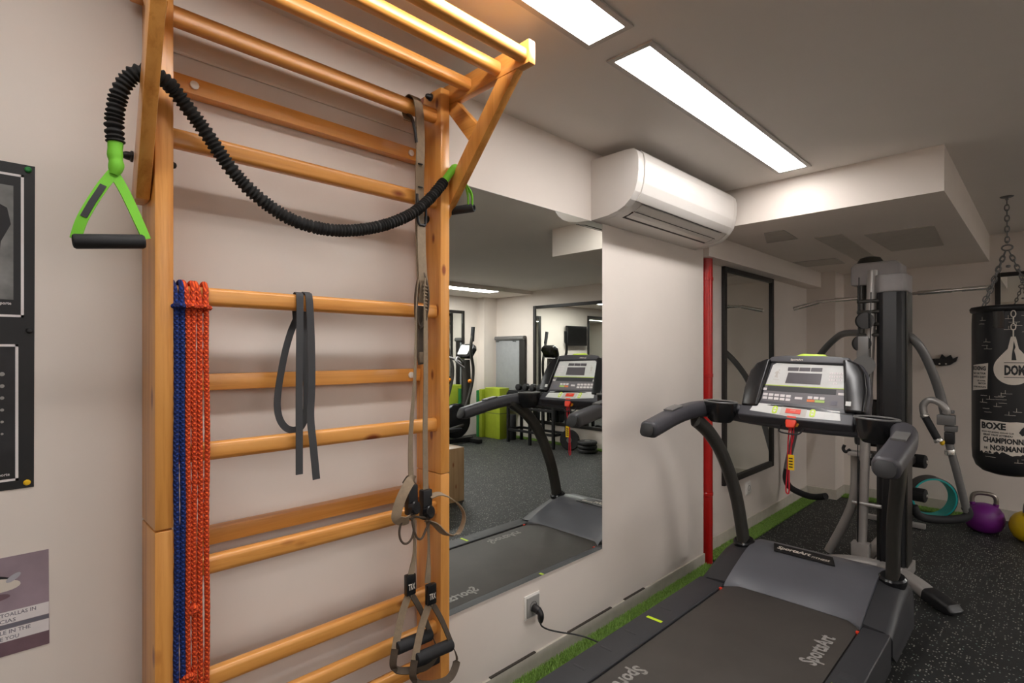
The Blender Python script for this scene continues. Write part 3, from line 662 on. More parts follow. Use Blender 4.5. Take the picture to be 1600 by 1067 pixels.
# ================================================================ TREADMILL
tm = thing('treadmill', 'grey and charcoal treadmill running alongside the white wall', 'treadmill', (0.715, 2.2, 0))
TX = 0.715
obj('base_frame', MB().box(0.30, 1.10, 1.2, 3.2, 0.045, 0.165, 0.01).box(0.33, 0.40, 1.25, 1.32, 0, 0.05).box(1.02, 1.09, 1.25, 1.32, 0, 0.05).box(0.33, 0.40, 2.95, 3.05, 0, 0.05).box(1.02, 1.09, 2.95, 3.05, 0, 0.05), 'black', tm)
for x0, x1, s in ((0.268, 0.405, -1), (1.020, 1.128, 1)):
    r_ = obj('side_rail', MB().box(x0, x1, 1.12, 2.76, 0.05, 0.203, 0.010, 3), 'deck', tm)
    for y in (1.45, 1.62, 1.80, 1.98, 2.28):
        g = MB()
        if s < 0: g.box(x0+0.03, x0+0.085, y, y+0.012, 0.2025, 0.2036, 0.0004)
        else: g.box(x0+0.025, x0+0.075, y-0.02, y+0.03, 0.2025, 0.2034, 0.0004)
        obj('embossed_mark', g, 'deck', r_)
    if s < 0: obj('lime_mark', MB().box(0.302, 0.378, 2.150, 2.168, 0.2028, 0.2042, 0.0005), 'mark', r_)
    else: obj('lime_mark', MB().box(1.04, 1.11, 2.19, 2.207, 0.2028, 0.2042, 0.0005), 'mark', r_)
bl = obj('running_belt', MB().box(0.412, 1.014, 1.16, 2.90, 0.168, 0.196, 0.004), 'belt', tm)
for x in (0.4055, 1.0135): obj('gap_strip', MB().box(x, x+0.0065, 1.14, 2.76, 0.15, 0.1905), 'black', tm, smooth=0)
for O, U, V in (((0.985, 2.29, 0.1962), (0, 1, 0), (-1, 0, 0)), ((0.445, 1.80, 0.1962), (0, -1, 0), (1, 0, 0))):
    l = text_mb('SportsArt', O, U, V, 0.085, width=0.285, bold=0.03)
    obj('belt_lettering', l, 'beltprint', bl, smooth=0)
def hood_ring(x, yf, k=1.0, dz=0.0):
    base = [(yf, 0.198), (yf+0.012, 0.214), (yf+0.11, 0.256), (yf+0.24, 0.302), (2.98+0.08, 0.325), (3.16, 0.334), (3.24, 0.322), (3.285, 0.285), (3.30, 0.22), (3.30, 0.05), (yf+0.12, 0.05), (yf+0.02, 0.16)]
    return [(x, y, 0.05+(z-0.05)*k+dz if z > 0.06 else z) for y, z in base]
def loft(rings):
    m = len(rings[0]); vs = [v for r in rings for v in r]; fs = []
    for i in range(len(rings)-1):
        for k in range(m):
            k2 = (k+1) % m; fs.append((i*m+k, i*m+k2, (i+1)*m+k2, (i+1)*m+k))
    fs.append(tuple(range(m-1, -1, -1))); fs.append(tuple((len(rings)-1)*m+k for k in range(m)))
    return MB().add(vs, fs)
hd_ = obj('motor_hood', loft([hood_ring(0.408, 2.735, 0.985), hood_ring(0.428, 2.752, 0.995), hood_ring(0.47, 2.785), hood_ring(0.60, 2.79), hood_ring(0.83, 2.79), hood_ring(0.96, 2.785), hood_ring(1.0, 2.750, 0.995), hood_ring(1.02, 2.725, 0.985)]), 'hood', tm, smooth=45)
def side_ring(x, k):
    base = [(2.765, 0.2035), (2.80, 0.214), (2.95, 0.262), (3.06, 0.292), (3.16, 0.30), (3.24, 0.285), (3.275, 0.22), (3.28, 0.05), (2.85, 0.05), (2.765, 0.12)]
    return [(x, y, 0.05+(z-0.05)*k) for y, z in base]
obj('side_cover', loft([side_ring(0.268, 0.82), side_ring(0.276, 0.92), side_ring(0.31, 1.0), side_ring(0.407, 1.06)]), 'deck', tm, smooth=45)
obj('side_cover', loft([side_ring(1.021, 1.06), side_ring(1.10, 1.0), side_ring(1.125, 0.92), side_ring(1.132, 0.82)]), 'deck', tm, smooth=45)
# badge on the hood
nh = Vector((0, -0.083, 1)).normalized(); vh = Vector((0, 1, 0.083)).normalized()
bg = obj('badge', MB().prism([(0.545, 0), (0.84, 0), (0.805, 0.098), (0.51, 0.098)], (0, 3.064, 0.3290), (1, 0, 0), vh, 0.0045, 0.001), 'black', tm, smooth=0)
obj('lettering', text_mb('SportsArt', (0.548, 3.086, 0.3308), (1, 0, 0), vh, 0.052, width=0.165, off=0.0048, bold=0.03), 'print', bg, smooth=0)
obj('lettering', text_mb('FITNESS', (0.722, 3.086, 0.3308), (1, 0, 0), vh, 0.022, width=0.085, off=0.0048, bold=0.02), 'print', bg, smooth=0)
for x in (0.4085, 1.0165): obj('red_tab', MB().box(x-0.006, x+0.006, 2.69, 2.705, 0.19, 0.2015, 0.001), 'redp', tm)
# posts
for s in (-1, 1):
    px = lambda d: TX+s*d
    pth = spline([(px(0.355), 3.13, 0.26), (px(0.362), 3.10, 0.42), (px(0.375), 3.045, 0.62), (px(0.405), 2.955, 0.83), (px(0.43), 2.84, 0.97), (px(0.447), 2.70, 1.06)], 8)
    n = len(pth); p_ = obj('post', MB().sweep(pth, rrect(0.052, 0.085, 0.02, 4), (0, -1, 0.3)), 'post', tm, smooth=40)
    obj('post_collar', MB().lathe([(0.05, -0.035), (0.058, -0.01), (0.058, 0.012), (0.05, 0.02)], (px(0.355), 3.125, 0.315), 24, (0, -0.2, 1)), 'gloss', tm)
# handrail loft
sec = rrect(0.090, 0.080, 0.030, 5)
roll = lambda v: Vector((v.x, v.y, v.z-0.04*(v.x-TX)))
half = [(-0.478, 2.275, 1.022), (-0.478, 2.34, 1.034), (-0.482, 2.50, 1.062), (-0.475, 2.65, 1.082), (-0.445, 2.79, 1.092), (-0.37, 2.872, 1.085), (-0.2, 2.897, 1.075), (0.0, 2.90, 1.070)]
fullp = half+[(-x, y, z) for x, y, z in half[-2::-1]]
sp = spline([(TX+x, y, z) for x, y, z in fullp], 6)
sc = []
for i in range(len(sp)):
    f = abs(i/(len(sp)-1)-0.5)*2
    sc.append((1.0, 1.0) if f > 0.55 else (1.0+0.2*(1-f/0.55), 1.0+0.22*(1-f/0.55)))
sc[0] = (0.7, 0.75); sc[1] = (0.93, 0.95); sc[-1] = (0.7, 0.75); sc[-2] = (0.93, 0.95)
obj('handrail', MB().sweep(sp, sec, (0, 0, 1), sc).map(roll), 'body', tm, smooth=45)
for s in (-1, 1):
    cp = obj('grip_cap', MB().prism(rrect(0.070, 0.062, 0.024, 5), (TX+s*0.478, 2.272, 1.020), (1, 0, 0), (0, 0.29, 0.957), 0.012, 0.006).map(roll), 'black', tm)
    obj('pulse_sensor', MB().sweep([(TX+s*0.482, 2.475, 1.099), (TX+s*0.482, 2.53, 1.108), (TX+s*0.481, 2.585, 1.115)], rrect(0.050, 0.008, 0.003, 2), (0, -0.2, 1)).map(roll).map(lambda v: v+Vector((0, 0, 0.004))), 'steel', tm)
    # cup holder: an oval well
    cx, cy, cz = TX+s*0.352, 2.80, 1.140
    pr = []
    def ov(rx, ry, z, n=28): return [(cx+rx*cos(2*pi*k/n), cy+ry*sin(2*pi*k/n), z) for k in range(n)]
    rings = [ov(0.052, 0.046, cz-0.108), ov(0.070, 0.058, cz-0.09), ov(0.082, 0.066, cz-0.05), ov(0.088, 0.070, cz-0.006), ov(0.088, 0.070, cz), ov(0.081, 0.063, cz), ov(0.078, 0.060, cz-0.05), ov(0.062, 0.046, cz-0.09)]
    m = loft(rings).map(roll); cu = obj('cup_holder', m, 'gloss', tm, smooth=50)
    obj('rim', MB().tube(ov(0.085, 0.067, cz), 0.005, 8, closed=True).map(roll), 'steel', cu)
# console head
KO = Vector((0.735, 2.85, 1.135)); th = radians(24); KU = Vector((1, 0, 0)); KV = Vector((0, sin(th), cos(th))); KN = KU.cross(KV)
def kp(u, v, wv=0.0): return KO+KU*u+KV*v+KN*wv
shell = [(-0.285, 0.0), (0.285, 0.0), (0.290, 0.10), (0.275, 0.20), (0.245, 0.252), (0.20, 0.275), (0.10, 0.285), (-0.10, 0.285), (-0.19, 0.28), (-0.235, 0.26), (-0.268, 0.21), (-0.285, 0.10)]
co = obj('console', MB().prism(shell, kp(0, 0, -0.085), KU, KV, 0.075, 0.022, 4), 'body', tm, smooth=50)
for s in (-1, 1):
    pod = [(s*0.195, 0.0), (s*0.278, 0.0), (s*0.278, 0.10), (s*0.262, 0.20), (s*0.235, 0.245), (s*0.19, 0.268), (s*0.165, 0.268), (s*0.18, 0.15)]
    obj('cheek_pod', MB().prism(pod, kp(0, 0, -0.03), KU, KV, 0.045, 0.014, 3), 'gloss', co, smooth=50)
obj('brow', MB().prism([(-0.19, 0.255), (0.215, 0.245), (0.19, 0.282), (0.10, 0.29), (-0.10, 0.292), (-0.165, 0.285)], kp(0, 0, -0.02), KU, KV, 0.024, 0.008, 3), 'body', co, smooth=50)
fp_ = obj('display_panel', MB().prism([(-0.178, 0.128), (0.205, 0.122), (0.200, 0.225), (0.188, 0.240), (-0.140, 0.252), (-0.157, 0.24)], kp(0, 0, -0.012), KU, KV, 0.006, 0.0015), 'lightgrey', tm, smooth=0)
kb_ = obj('key_panel', MB().prism([(-0.193, 0.022), (0.196, 0.012), (0.205, 0.122), (-0.178, 0.128)], kp(0, 0, -0.012), KU, KV, 0.0055, 0.0015), 'midgrey', tm, smooth=0)
def kplate(name, pts, material, parent, w0=-0.0065, d=0.0015): return obj(name, MB().prism(pts, kp(0, 0, w0), KU, KV, d), material, parent, smooth=0)
def krect(u0, u1, v0, v1, sk=0.0): return [(u0, v0), (u1, v0-sk), (u1, v1-sk), (u0, v1)]
kplate('lime_line', [(-0.179, 0.125), (0.205, 0.119), (0.205, 0.122), (-0.179, 0.1285)], 'mark', fp_)
u0 = -0.055
for k in range(3): kplate('small_display', krect(-0.08+0.054*k, -0.08+0.054*k+0.051, 0.2085-0.0005*k, 0.2285-0.0005*k), 'screen', fp_)
kplate('main_display', [(-0.084, 0.140), (0.078, 0.138), (0.080, 0.196), (-0.076, 0.199)], 'screen', fp_)
for r in range(4):
    for c in range(3):
        if r == 3 and c != 1: continue
        obj('number_key', MB().prism(krect(0.112+0.021*c, 0.128+0.021*c, 0.195-0.0175*r, 0.205-0.0175*r), kp(0, 0, -0.0062), KU, KV, 0.001), 'paper', fp_, smooth=0)
        obj('digit', text_mb(str(3*r+c+1) if r < 3 else '0', kp(0.120+0.021*c, 0.1968-0.0175*r, -0.0052), KU, KV, 0.0065, align='C', ext=0.0003), 'ink', fp_, smooth=0)
# runner pictogram
rn = MB()
for pts in ([(-0.140, 0.170), (-0.133, 0.172), (-0.127, 0.190), (-0.134, 0.190)], [(-0.131, 0.170), (-0.124, 0.168), (-0.126, 0.188), (-0.132, 0.188)], [(-0.136, 0.188), (-0.125, 0.188), (-0.122, 0.206), (-0.131, 0.206)], [(-0.143, 0.192), (-0.139, 0.190), (-0.131, 0.202), (-0.134, 0.205)], [(-0.126, 0.204), (-0.123, 0.203), (-0.117, 0.193), (-0.119, 0.191)], [(-0.124, 0.2085), (-0.118, 0.2085), (-0.118, 0.2155), (-0.124, 0.2155)], [(-0.145, 0.158), (-0.115, 0.157), (-0.115, 0.1595), (-0.145, 0.1605)]):
    rn.prism(pts, kp(0, 0, -0.0062), KU, KV, 0.001)
obj('runner_emblem', rn, 'rim', fp_, smooth=0)
obj('lettering', text_mb('SportsArt', kp(-0.07, 0.259, 0.0042), KU, KV, 0.013, width=0.058, ext=0.0004, bold=0.02), 'print', co, smooth=0)
# key band
kplate('overlay_strip', [(-0.168, 0.096), (0.150, 0.090), (0.150, 0.116), (-0.166, 0.122)], 'deck', kb_)
keys = [krect(-0.182+0.028*c, -0.160+0.028*c, 0.068-0.019*r-0.0012*c, 0.081-0.019*r-0.0012*c) for r in range(2) for c in range(5)]
keys += [krect(-0.028, 0.006, 0.056, 0.068)]+[krect(0.030+0.027*c, 0.051+0.027*c, 0.062-0.0008*c, 0.075-0.0008*c) for c in range(3)]+[krect(-0.188, -0.168, 0.098, 0.110), krect(0.160, 0.184, 0.088, 0.100)]
for kk in keys: obj('white_key', MB().prism(kk, kp(0, 0, -0.0062), KU, KV, 0.0015), 'paper', kb_, smooth=0)
kplate('orange_key', krect(0.028, 0.062, 0.046, 0.058), mat('orange key', (236, 128, 70), 0.5), kb_)
kplate('lime_key', krect(0.064, 0.106, 0.045, 0.057), mat('pale lime key', (176, 204, 110), 0.5), kb_)
kplate('knob_pad', krect(0.132, 0.160, 0.036, 0.058), 'ink', kb_)
kplate('side_key', krect(0.200, 0.222, 0.030, 0.052), 'lightgrey', co, 0.0148, 0.0015)
obj('red_dot', MB().prism(krect(-0.194, -0.187, 0.098, 0.110), kp(0, 0, -0.0062), KU, KV, 0.0013), 'cordred', kb_, smooth=0)
obj('ledge', MB().prism([(-0.21, 0.004), (-0.13, 0.017), (0.10, 0.014), (0.14, 0.002), (0.24, -0.002), (0.24, -0.010), (-0.21, -0.006)], kp(0, 0, -0.04), KU, KV, 0.044, 0.003), 'gloss', co)
# lower tray
LO = Vector((0.735, 2.80, 1.085)); t2 = radians(42); LU = Vector((1, 0, -0.025)); LV = Vector((0, sin(t2), cos(t2))); LN = LU.cross(LV).normalized()
lp_ = lambda u, v, wv=0: LO+LU*u+LV*v+LN*wv
tr = obj('lower_tray', MB().prism([(-0.285, 0.004), (0.24, 0.004), (0.235, 0.105), (-0.28, 0.112)], lp_(0, 0, -0.058), LU, LV, 0.058, 0.010, 3), 'body', tm)
obj('tray_panel', MB().prism([(-0.228, 0.036), (-0.214, 0.088), (0.176, 0.080), (0.188, 0.026), (-0.02, 0.020)], lp_(0, 0, -0.002), LU, LV, 0.003, 0.0008), 'lightgrey', tr, smooth=0)
obj('tray_centre', MB().prism([(-0.080, 0.028), (0.038, 0.026), (0.038, 0.078), (-0.080, 0.080)], lp_(0, 0, 0.001), LU, LV, 0.0006), 'rim', tr, smooth=0)
bt = obj('stop_button', MB().prism([(-0.056, 0.040), (0.013, 0.039), (0.013, 0.066), (-0.056, 0.067)], lp_(0, 0, 0.001), LU, LV, 0.003, 0.0008), 'redp', tm, smooth=0)
obj('lettering', text_mb('STOP', lp_(-0.022, 0.053, 0.0042), LU, LV, 0.007, align='C', ext=0.0003), 'print', bt, smooth=0)
for u in (-0.107, 0.065):
    ar = obj('speed_key', MB().prism(rrect(0.024, 0.046, 0.010, 4), lp_(u, 0.053, 0.0012), LU, LV, 0.002), 'limeplastic', tm, smooth=0)
    obj('arrow', MB().prism([(-0.008, 0.004), (0.008, 0.004), (0, 0.017)], lp_(u, 0.053, 0.0034), LU, LV, 0.0005), 'paper', ar, smooth=0)
    obj('arrow', MB().prism([(-0.008, -0.004), (0, -0.017), (0.008, -0.004)], lp_(u, 0.053, 0.0034), LU, LV, 0.0005), 'paper', ar, smooth=0)
obj('lime_fan_cap', MB().prism([(-0.080, 0.272), (0.118, 0.264), (0.106, 0.290), (0.074, 0.310), (-0.028, 0.314), (-0.064, 0.298)], kp(0, 0, -0.075), KU, KV, 0.055, 0.008, 3), 'limeplastic', co, smooth=50)
obj('cord_hook', MB().tube(spline([(0.655, 2.845, 1.05), (0.655, 2.815, 1.025), (0.70, 2.805, 1.018), (0.745, 2.815, 1.02), (0.76, 2.84, 1.045)], 6), 0.004, 8), 'black', tm)
pcord = obj('power_cord', MB().tube(spline([(0.046, 1.712, 0.241), (0.045, 1.722, 0.222), (0.05, 1.76, 0.195), (0.07, 1.82, 0.168), (0.11, 1.88, 0.15), (0.17, 1.90, 0.148), (0.262, 1.895, 0.152)], 8), 0.0035, 8), 'black', tm)
obj('plug', MB().cyl((0.0125, 1.703, 0.302), (0.045, 1.705, 0.292), 0.017, 16, 0.003).tube(spline([(0.040, 1.705, 0.298), (0.052, 1.706, 0.282), (0.050, 1.709, 0.258), (0.046, 1.712, 0.240)], 5), [0.014]*10+[0.013, 0.012, 0.011, 0.009, 0.007, 0.006], 12), 'black', pcord)
# safety key
sk = thing('safety_key', 'red and yellow safety key with looped red cord hanging from the treadmill console', 'safety key', (0.706, 2.82, 1.06))
obj('clip', MB().prism([(-0.020, -0.03), (0.016, -0.03), (0.024, -0.005), (0.024, 0.028), (-0.022, 0.030), (-0.026, 0.0)], (0.712, 2.822, 1.072), KU, (0, 0.35, 0.937), 0.020, 0.006, 3), 'redp', sk)
obj('clip_back', MB().prism([(-0.026, -0.024), (0.024, -0.024), (0.034, 0.0), (0.030, 0.028), (-0.030, 0.030), (-0.036, 0.0)], (0.712, 2.836, 1.072), KU, (0, 0.35, 0.937), 0.012, 0.004, 2), mat('amber plastic', (240, 160, 30), 0.4), sk)
obj('cord', MB().tube(spline([(0.704, 2.815, 1.05), (0.698, 2.812, 0.98), (0.695, 2.812, 0.85), (0.688, 2.812, 0.745), (0.692, 2.812, 0.722), (0.702, 2.812, 0.735), (0.703, 2.812, 0.85), (0.708, 2.812, 0.93), (0.722, 2.812, 1.0), (0.722, 2.815, 1.05)], 8), 0.0032, 8).tube(spline([(0.712, 2.809, 1.05), (0.714, 2.809, 0.98), (0.710, 2.809, 0.90)], 6), 0.003, 8), 'cordred', sk)
tg = obj('tag', MB().box(0.699, 0.727, 2.806, 2.8075, 0.840, 0.915), 'yellow', sk, smooth=0)
tm_l = MB()
for z in (0.852, 0.866, 0.88, 0.894): tm_l.box(0.703, 0.721, 2.8053, 2.806, z, z+0.006)
obj('tag_print', tm_l, 'black', tg, smooth=0)

# ================================================================ MULTI GYM
mg = thing('multi_gym', 'silver and black multi-station gym machine behind the treadmill', 'gym machine', (0.9, 4.4, 0))
tw = [(-0.078, 0.045), (-0.055, 0.0), (-0.035, -0.008), (0.035, -0.008), (0.062, 0.0), (0.078, 0.045), (0.078, 0.22), (-0.078, 0.22)]
TO = Vector((0.900, 4.04, 0))
obj('weight_stack_shroud', MB().prism(tw, TO+Vector((0, 0, 0.07)), (1, 0, 0), (0, 1, 0), 1.73, 0.003), 'black', mg)
obj('shroud_edge', MB().box(TO.x+0.0785, TO.x+0.086, TO.y+0.04, TO.y+0.2, 0.07, 1.8), 'post', mg)
obj('tower_cap', MB().prism([(p[0]*1.07, p[1]*1.05-0.004) for p in tw], TO+Vector((0, 0, 1.80)), (1, 0, 0), (0, 1, 0), 0.115, 0.014, 3), 'capgrey', mg, smooth=50)
obj('tower_foot', MB().prism([(p[0]*1.25, p[1]*1.15-0.01) for p in tw], TO+Vector((0, 0, 0.0)), (1, 0, 0), (0, 1, 0), 0.07, 0.006), 'silver', mg)
obj('boom', MB().prism([(-0.145, 1.875), (-0.145, 2.00), (-0.12, 2.025), (0.11, 2.025), (0.14, 2.0), (0.14, 1.80), (0.05, 1.80), (0.03, 1.875)], (0.79, 4.42, 0), (1, 0, 0), (0, 0, 1), 0.2, 0.014, 3), 'capgrey', mg, smooth=50)
obj('pulley_dome', MB().lathe([(0.075, 0), (0.075, 0.02), (0.06, 0.045), (0.03, 0.055)], (0.74, 4.32, 2.02), 24), 'post', mg)
obj('mast', MB().tube([(0.745, 4.04, 0.06), (0.775, 4.05, 1.10), (0.80, 4.10, 1.95)], 0.030, 16), 'silver', mg)
obj('mast', MB().tube([(0.715, 4.25, 0.95), (0.70, 4.28, 1.90)], 0.027, 14), 'post', mg)
obj('bent_tube', MB().tube(spline([(0.692, 4.15, 0.74), (0.69, 4.16, 0.58), (0.682, 4.16, 0.45), (0.655, 4.17, 0.345), (0.60, 4.17, 0.2), (0.525, 4.175, 0.03)], 6), 0.030, 14), 'silver', mg)
obj('seat_bracket', MB().box(0.665, 0.80, 4.05, 4.13, 0.735, 0.765, 0.008), 'silver', mg)
obj('cable_hook', MB().tube(spline([(0.68, 4.06, 0.775), (0.655, 4.06, 0.755), (0.64, 4.06, 0.775), (0.648, 4.06, 0.80)], 6), 0.010, 10), 'black', mg)
obj('seat_pad', MB().box(0.66, 0.86, 4.24, 4.30, 0.78, 1.10, 0.025, 3), 'black', mg)
for x, y, z in ((0.757, 4.0, 1.475), (0.775, 4.0, 1.62)): obj('pulley', MB().lathe([(0.012, -0.014), (0.052, -0.014), (0.044, 0), (0.052, 0.014), (0.012, 0.014)], (x, y, z), 24, (0.6, -1, 0)), 'gloss', mg)
obj('pulley_plate', MB().lathe([(0.062, -0.01), (0.062, 0.01)], (0.775, 3.98, 1.335), 20, (0.2, -1, 0)).box(0.735, 0.80, 3.975, 3.985, 1.30, 1.52, 0.003), 'steel', mg)
for x, y, z0, z1 in ((0.735, 3.99, 0.2, 1.9), (0.80, 3.99, 0.9, 1.8), (0.72, 4.06, 0.1, 0.72), (0.735, 4.0, 0.1, 0.72), (0.86, 4.03, 0.1, 1.1)): obj('cable', MB().tube([(x, y, z0), (x+0.01, y, z1)], 0.0035, 6), 'black', mg)
for z in (1.53, 1.60, 1.68, 1.75): obj('cross_bolt', MB().cyl((0.72, 4.06, z), (0.88, 4.06, z), 0.012, 10), 'post', mg)
obj('low_pulley_block', MB().box(0.70, 0.80, 3.98, 4.06, 0.10, 0.19, 0.01), 'silver', mg)
obj('guide_rod', MB().cyl((0.70, 4.02, 0.44), (0.86, 4.02, 0.44), 0.012, 10), 'silver', mg)
# press arms
La = [(0.84, 4.22, 1.545), (0.68, 4.42, 1.555), (0.523, 4.6, 1.560), (0.43, 4.70, 1.52), (0.318, 4.8, 1.42), (0.22, 4.88, 1.28), (0.144, 4.95, 1.102), (0.054, 5.02, 0.762), (-0.025, 5.05, 0.43), (-0.036, 5.05, 0.35)]
obj('press_arm', MB().tube(spline(La, 6), 0.025, 14), 'steel', mg)
obj('arm_grip', MB().tube(spline([(-0.031, 5.05, 0.385), (-0.040, 5.05, 0.305), (-0.02, 5.04, 0.25), (0.02, 5.02, 0.222), (0.09, 4.99, 0.205), (0.172, 4.95, 0.200), (0.25, 4.90, 0.215), (0.330, 4.85, 0.248)], 6), 0.026, 14), 'foam', mg)
Ra = [(0.94, 4.18, 1.545), (0.997, 4.17, 1.505), (1.043, 4.2, 1.428), (1.085, 4.25, 1.298), (1.113, 4.3, 1.176), (1.135, 4.33, 1.053), (1.142, 4.35, 0.99)]
obj('press_arm', MB().tube(spline(Ra, 6), 0.026, 14), 'steel', mg)
obj('pivot_bracket', MB().box(1.10, 1.19, 4.31, 4.38, 0.955, 1.02, 0.006).box(1.135, 1.20, 4.33, 4.39, 0.915, 0.95, 0.004).box(1.13, 1.185, 4.32, 4.36, 1.03, 1.05, 0.003), 'steel', mg)
obj('adjuster_block', MB().box(1.135, 1.185, 4.33, 4.39, 0.835, 0.91, 0.005), 'black', mg)
obj('pull_pin', MB().ball((1.128, 4.32, 0.845), 0.014, 10, (1, 1, 1.4)), 'yellow', mg)
obj('arm_tube', MB().tube([(1.158, 4.36, 0.84), (1.165, 4.36, 0.80), (1.198, 4.4, 0.624), (1.238, 4.44, 0.40)], 0.022, 14), 'steel', mg)
obj('tube_collar', MB().cyl((1.16, 4.36, 0.80), (1.165, 4.362, 0.765), 0.029, 14, 0.004), 'chrome', mg)
obj('arm_grip', MB().tube(spline([(1.232, 4.44, 0.43), (1.244, 4.445, 0.39), (1.225, 4.43, 0.362), (1.17, 4.40, 0.345), (1.10, 4.36, 0.338), (1.04, 4.32, 0.345), (1.005, 4.29, 0.368), (0.985, 4.28, 0.42)], 6), 0.026, 14), 'foam', mg)
hd2 = obj('pull_handle', MB().tube(spline([(1.15, 4.31, 1.035), (1.148, 4.3, 1.06), (1.11, 4.3, 1.102), (1.065, 4.3, 1.112), (1.036, 4.3, 1.081), (1.035, 4.3, 1.04), (1.043, 4.3, 1.005)], 6), 0.021, 12), 'silver', mg)
obj('hand_grip', MB().cyl((1.045, 4.3, 1.0), (1.106, 4.3, 0.868), 0.022, 16, 0.003), 'foam', hd2)
obj('end_ring', MB().cyl((1.106, 4.3, 0.868), (1.116, 4.3, 0.848), 0.026, 16, 0.004), 'chrome', hd2)
obj('end_ring', MB().cyl((1.036, 4.3, 1.018), (1.045, 4.3, 1.0), 0.025, 16, 0.004), 'chrome', hd2)
# lat bar
lbp = [(0.047, 4.98, 1.795), (0.10, 4.982, 1.807), (0.24, 4.985, 1.842), (0.36, 4.987, 1.849), (0.70, 4.99, 1.858), (1.05, 4.995, 1.868), (1.336, 5.0, 1.876)]
lat = obj('lat_bar', MB().tube(spline(lbp, 6), 0.013, 12), 'chrome', mg)
for a, b in ((0, 2), (3, 3.6), (4.6, 5.2), (5.4, 6)):
    def at(t):
        i = min(int(t), 5); f = t-i; return Vector(lbp[i]).lerp(Vector(lbp[i+1]), f)
    obj('knurled_grip', MB().tube([at(a+(b-a)*k/6) for k in range(7)], 0.017, 12), 'chrome', lat)
obj('lat_link', MB().tube([(0.70, 4.99, 1.87), (0.71, 4.85, 1.92), (0.73, 4.70, 1.95)], 0.006, 8), 'black', mg)
obj('boom_arm', MB().box(0.69, 0.79, 4.4, 4.75, 1.93, 1.98, 0.01), 'steel', mg)
# leg rollers
for z in (0.612, 0.362):
    rl = obj('leg_roller', MB().cyl((0.80, 4.93, z), (0.972, 4.90, z), 0.050, 22, 0.010), 'foam', mg)
    obj('roller_cap', MB().cyl((0.972, 4.90, z), (0.980, 4.899, z), 0.014, 12, 0.002), 'chrome', rl)
obj('roller_frame', MB().tube([(0.75, 4.945, 0.28), (0.75, 4.94, 0.70)], 0.022, 12).tube(spline([(0.83, 4.88, 0.56), (0.86, 4.86, 0.54), (0.875, 4.86, 0.48), (0.87, 4.87, 0.42)], 5), 0.012, 10).tube([(0.75, 4.94, 0.55), (0.75, 4.60, 0.60)], 0.024, 12), 'black', mg)
obj('roller_latch', MB().box(0.815, 0.845, 4.86, 4.88, 0.535, 0.60, 0.004), 'yellow', mg)
obj('seat', MB().box(0.58, 0.92, 4.50, 4.86, 0.60, 0.66, 0.02, 3), 'black', mg)
obj('floor_beam', MB().box(0.72, 0.80, 4.05, 5.42, 0.01, 0.075, 0.006), 'silver', mg)
obj('foot_bar', MB().box(0.45, 0.915, 5.30, 5.345, 0.005, 0.045, 0.006), 'silver', mg)
obj('stabiliser', MB().sweep(spline([(0.86, 3.97, 0.075), (0.97, 3.90, 0.085), (1.07, 3.82, 0.075), (1.14, 3.77, 0.05)], 6), rrect(0.085, 0.065, 0.02, 4), (0, 0, 1)), 'silver', mg)
obj('stabiliser_tip', MB().sweep(spline([(1.125, 3.78, 0.055), (1.18, 3.745, 0.042), (1.235, 3.715, 0.024), (1.262, 3.70, 0.014)], 6), rrect(0.10, 0.072, 0.022, 4), (0, 0, 1), [(1, 1)]*8+[(1, 0.9)]*5+[(1.0, 0.7), (1.0, 0.55), (0.98, 0.45), (0.92, 0.4), (0.8, 0.36), (0.6, 0.3)]), 'black', mg)
obj('stabiliser', MB().sweep(spline([(0.86, 3.97, 0.075), (0.75, 3.93, 0.085), (0.62, 3.86, 0.075), (0.50, 3.80, 0.04)], 6), rrect(0.085, 0.065, 0.02, 4), (0, 0, 1)), 'silver', mg)
obj('sticker', MB().box(0.925, 0.985, 3.865, 3.90, 0.117, 0.1185), 'paper', mg, smooth=0)

# ================================================================ PUNCHING BAG
BX, BY, BR = 1.425, 4.66, 0.182
pb = thing('punching_bag', 'black printed punching bag hanging by chains from the ceiling', 'punching bag', (BX, BY, 0.63))
obj('bag_body', MB().lathe([(0.02, 0.632), (0.08, 0.636), (0.13, 0.652), (0.162, 0.682), (0.178, 0.73), (BR, 0.80), (BR, 1.2), (BR, 1.60), (0.180, 1.66), (0.178, 1.672), (0.190, 1.682), (0.193, 1.70), (0.185, 1.712), (0.16, 1.716), (0.02, 1.712)], (BX, BY, 0), 56), 'black', pb, smooth=50)
A0 = radians(2)
def cyl(u, v, d=0.0015): a = u/BR+A0; return Vector((BX+(BR+d)*sin(a), BY-(BR+d)*cos(a), v))
def cpatch(poly, d=0.0012, cut=0.012):
    bm = bmesh.new(); f = bm.faces.new([bm.verts.new((p[0], p[1], 0)) for p in poly])
    k = min(p[0] for p in poly); e = max(p[0] for p in poly)
    while k < e:
        bmesh.ops.bisect_plane(bm, geom=bm.verts[:]+bm.edges[:]+bm.faces[:], plane_co=(k, 0, 0), plane_no=(1, 0, 0)); k += cut
    for v in bm.verts: v.co = cyl(v.co.x, v.co.y, d)
    return MB().addbm(bm)
def ctext(t, u, v, h, wd, al='L', d=0.0026, bold=0.045): return text_mb(t, (0, 0, 0), (1, 0, 0), (0, 1, 0), h, wd, align=al, bold=bold, cut=0.012, fn=lambda a, b: cyl(u+a, v+b, d))
rag = lambda u0, u1, v, n, a: [(u0+(u1-u0)*i/n, v+random.uniform(-a, a)) for i in range(n+1)]
pp = obj('fight_poster', cpatch(rag(-0.150, 0.16, 0.788, 26, 0.012)+[(0.165, 0.985)]+rag(0.16, -0.148, 0.988, 10, 0.002)), 'print', pb, smooth=0)
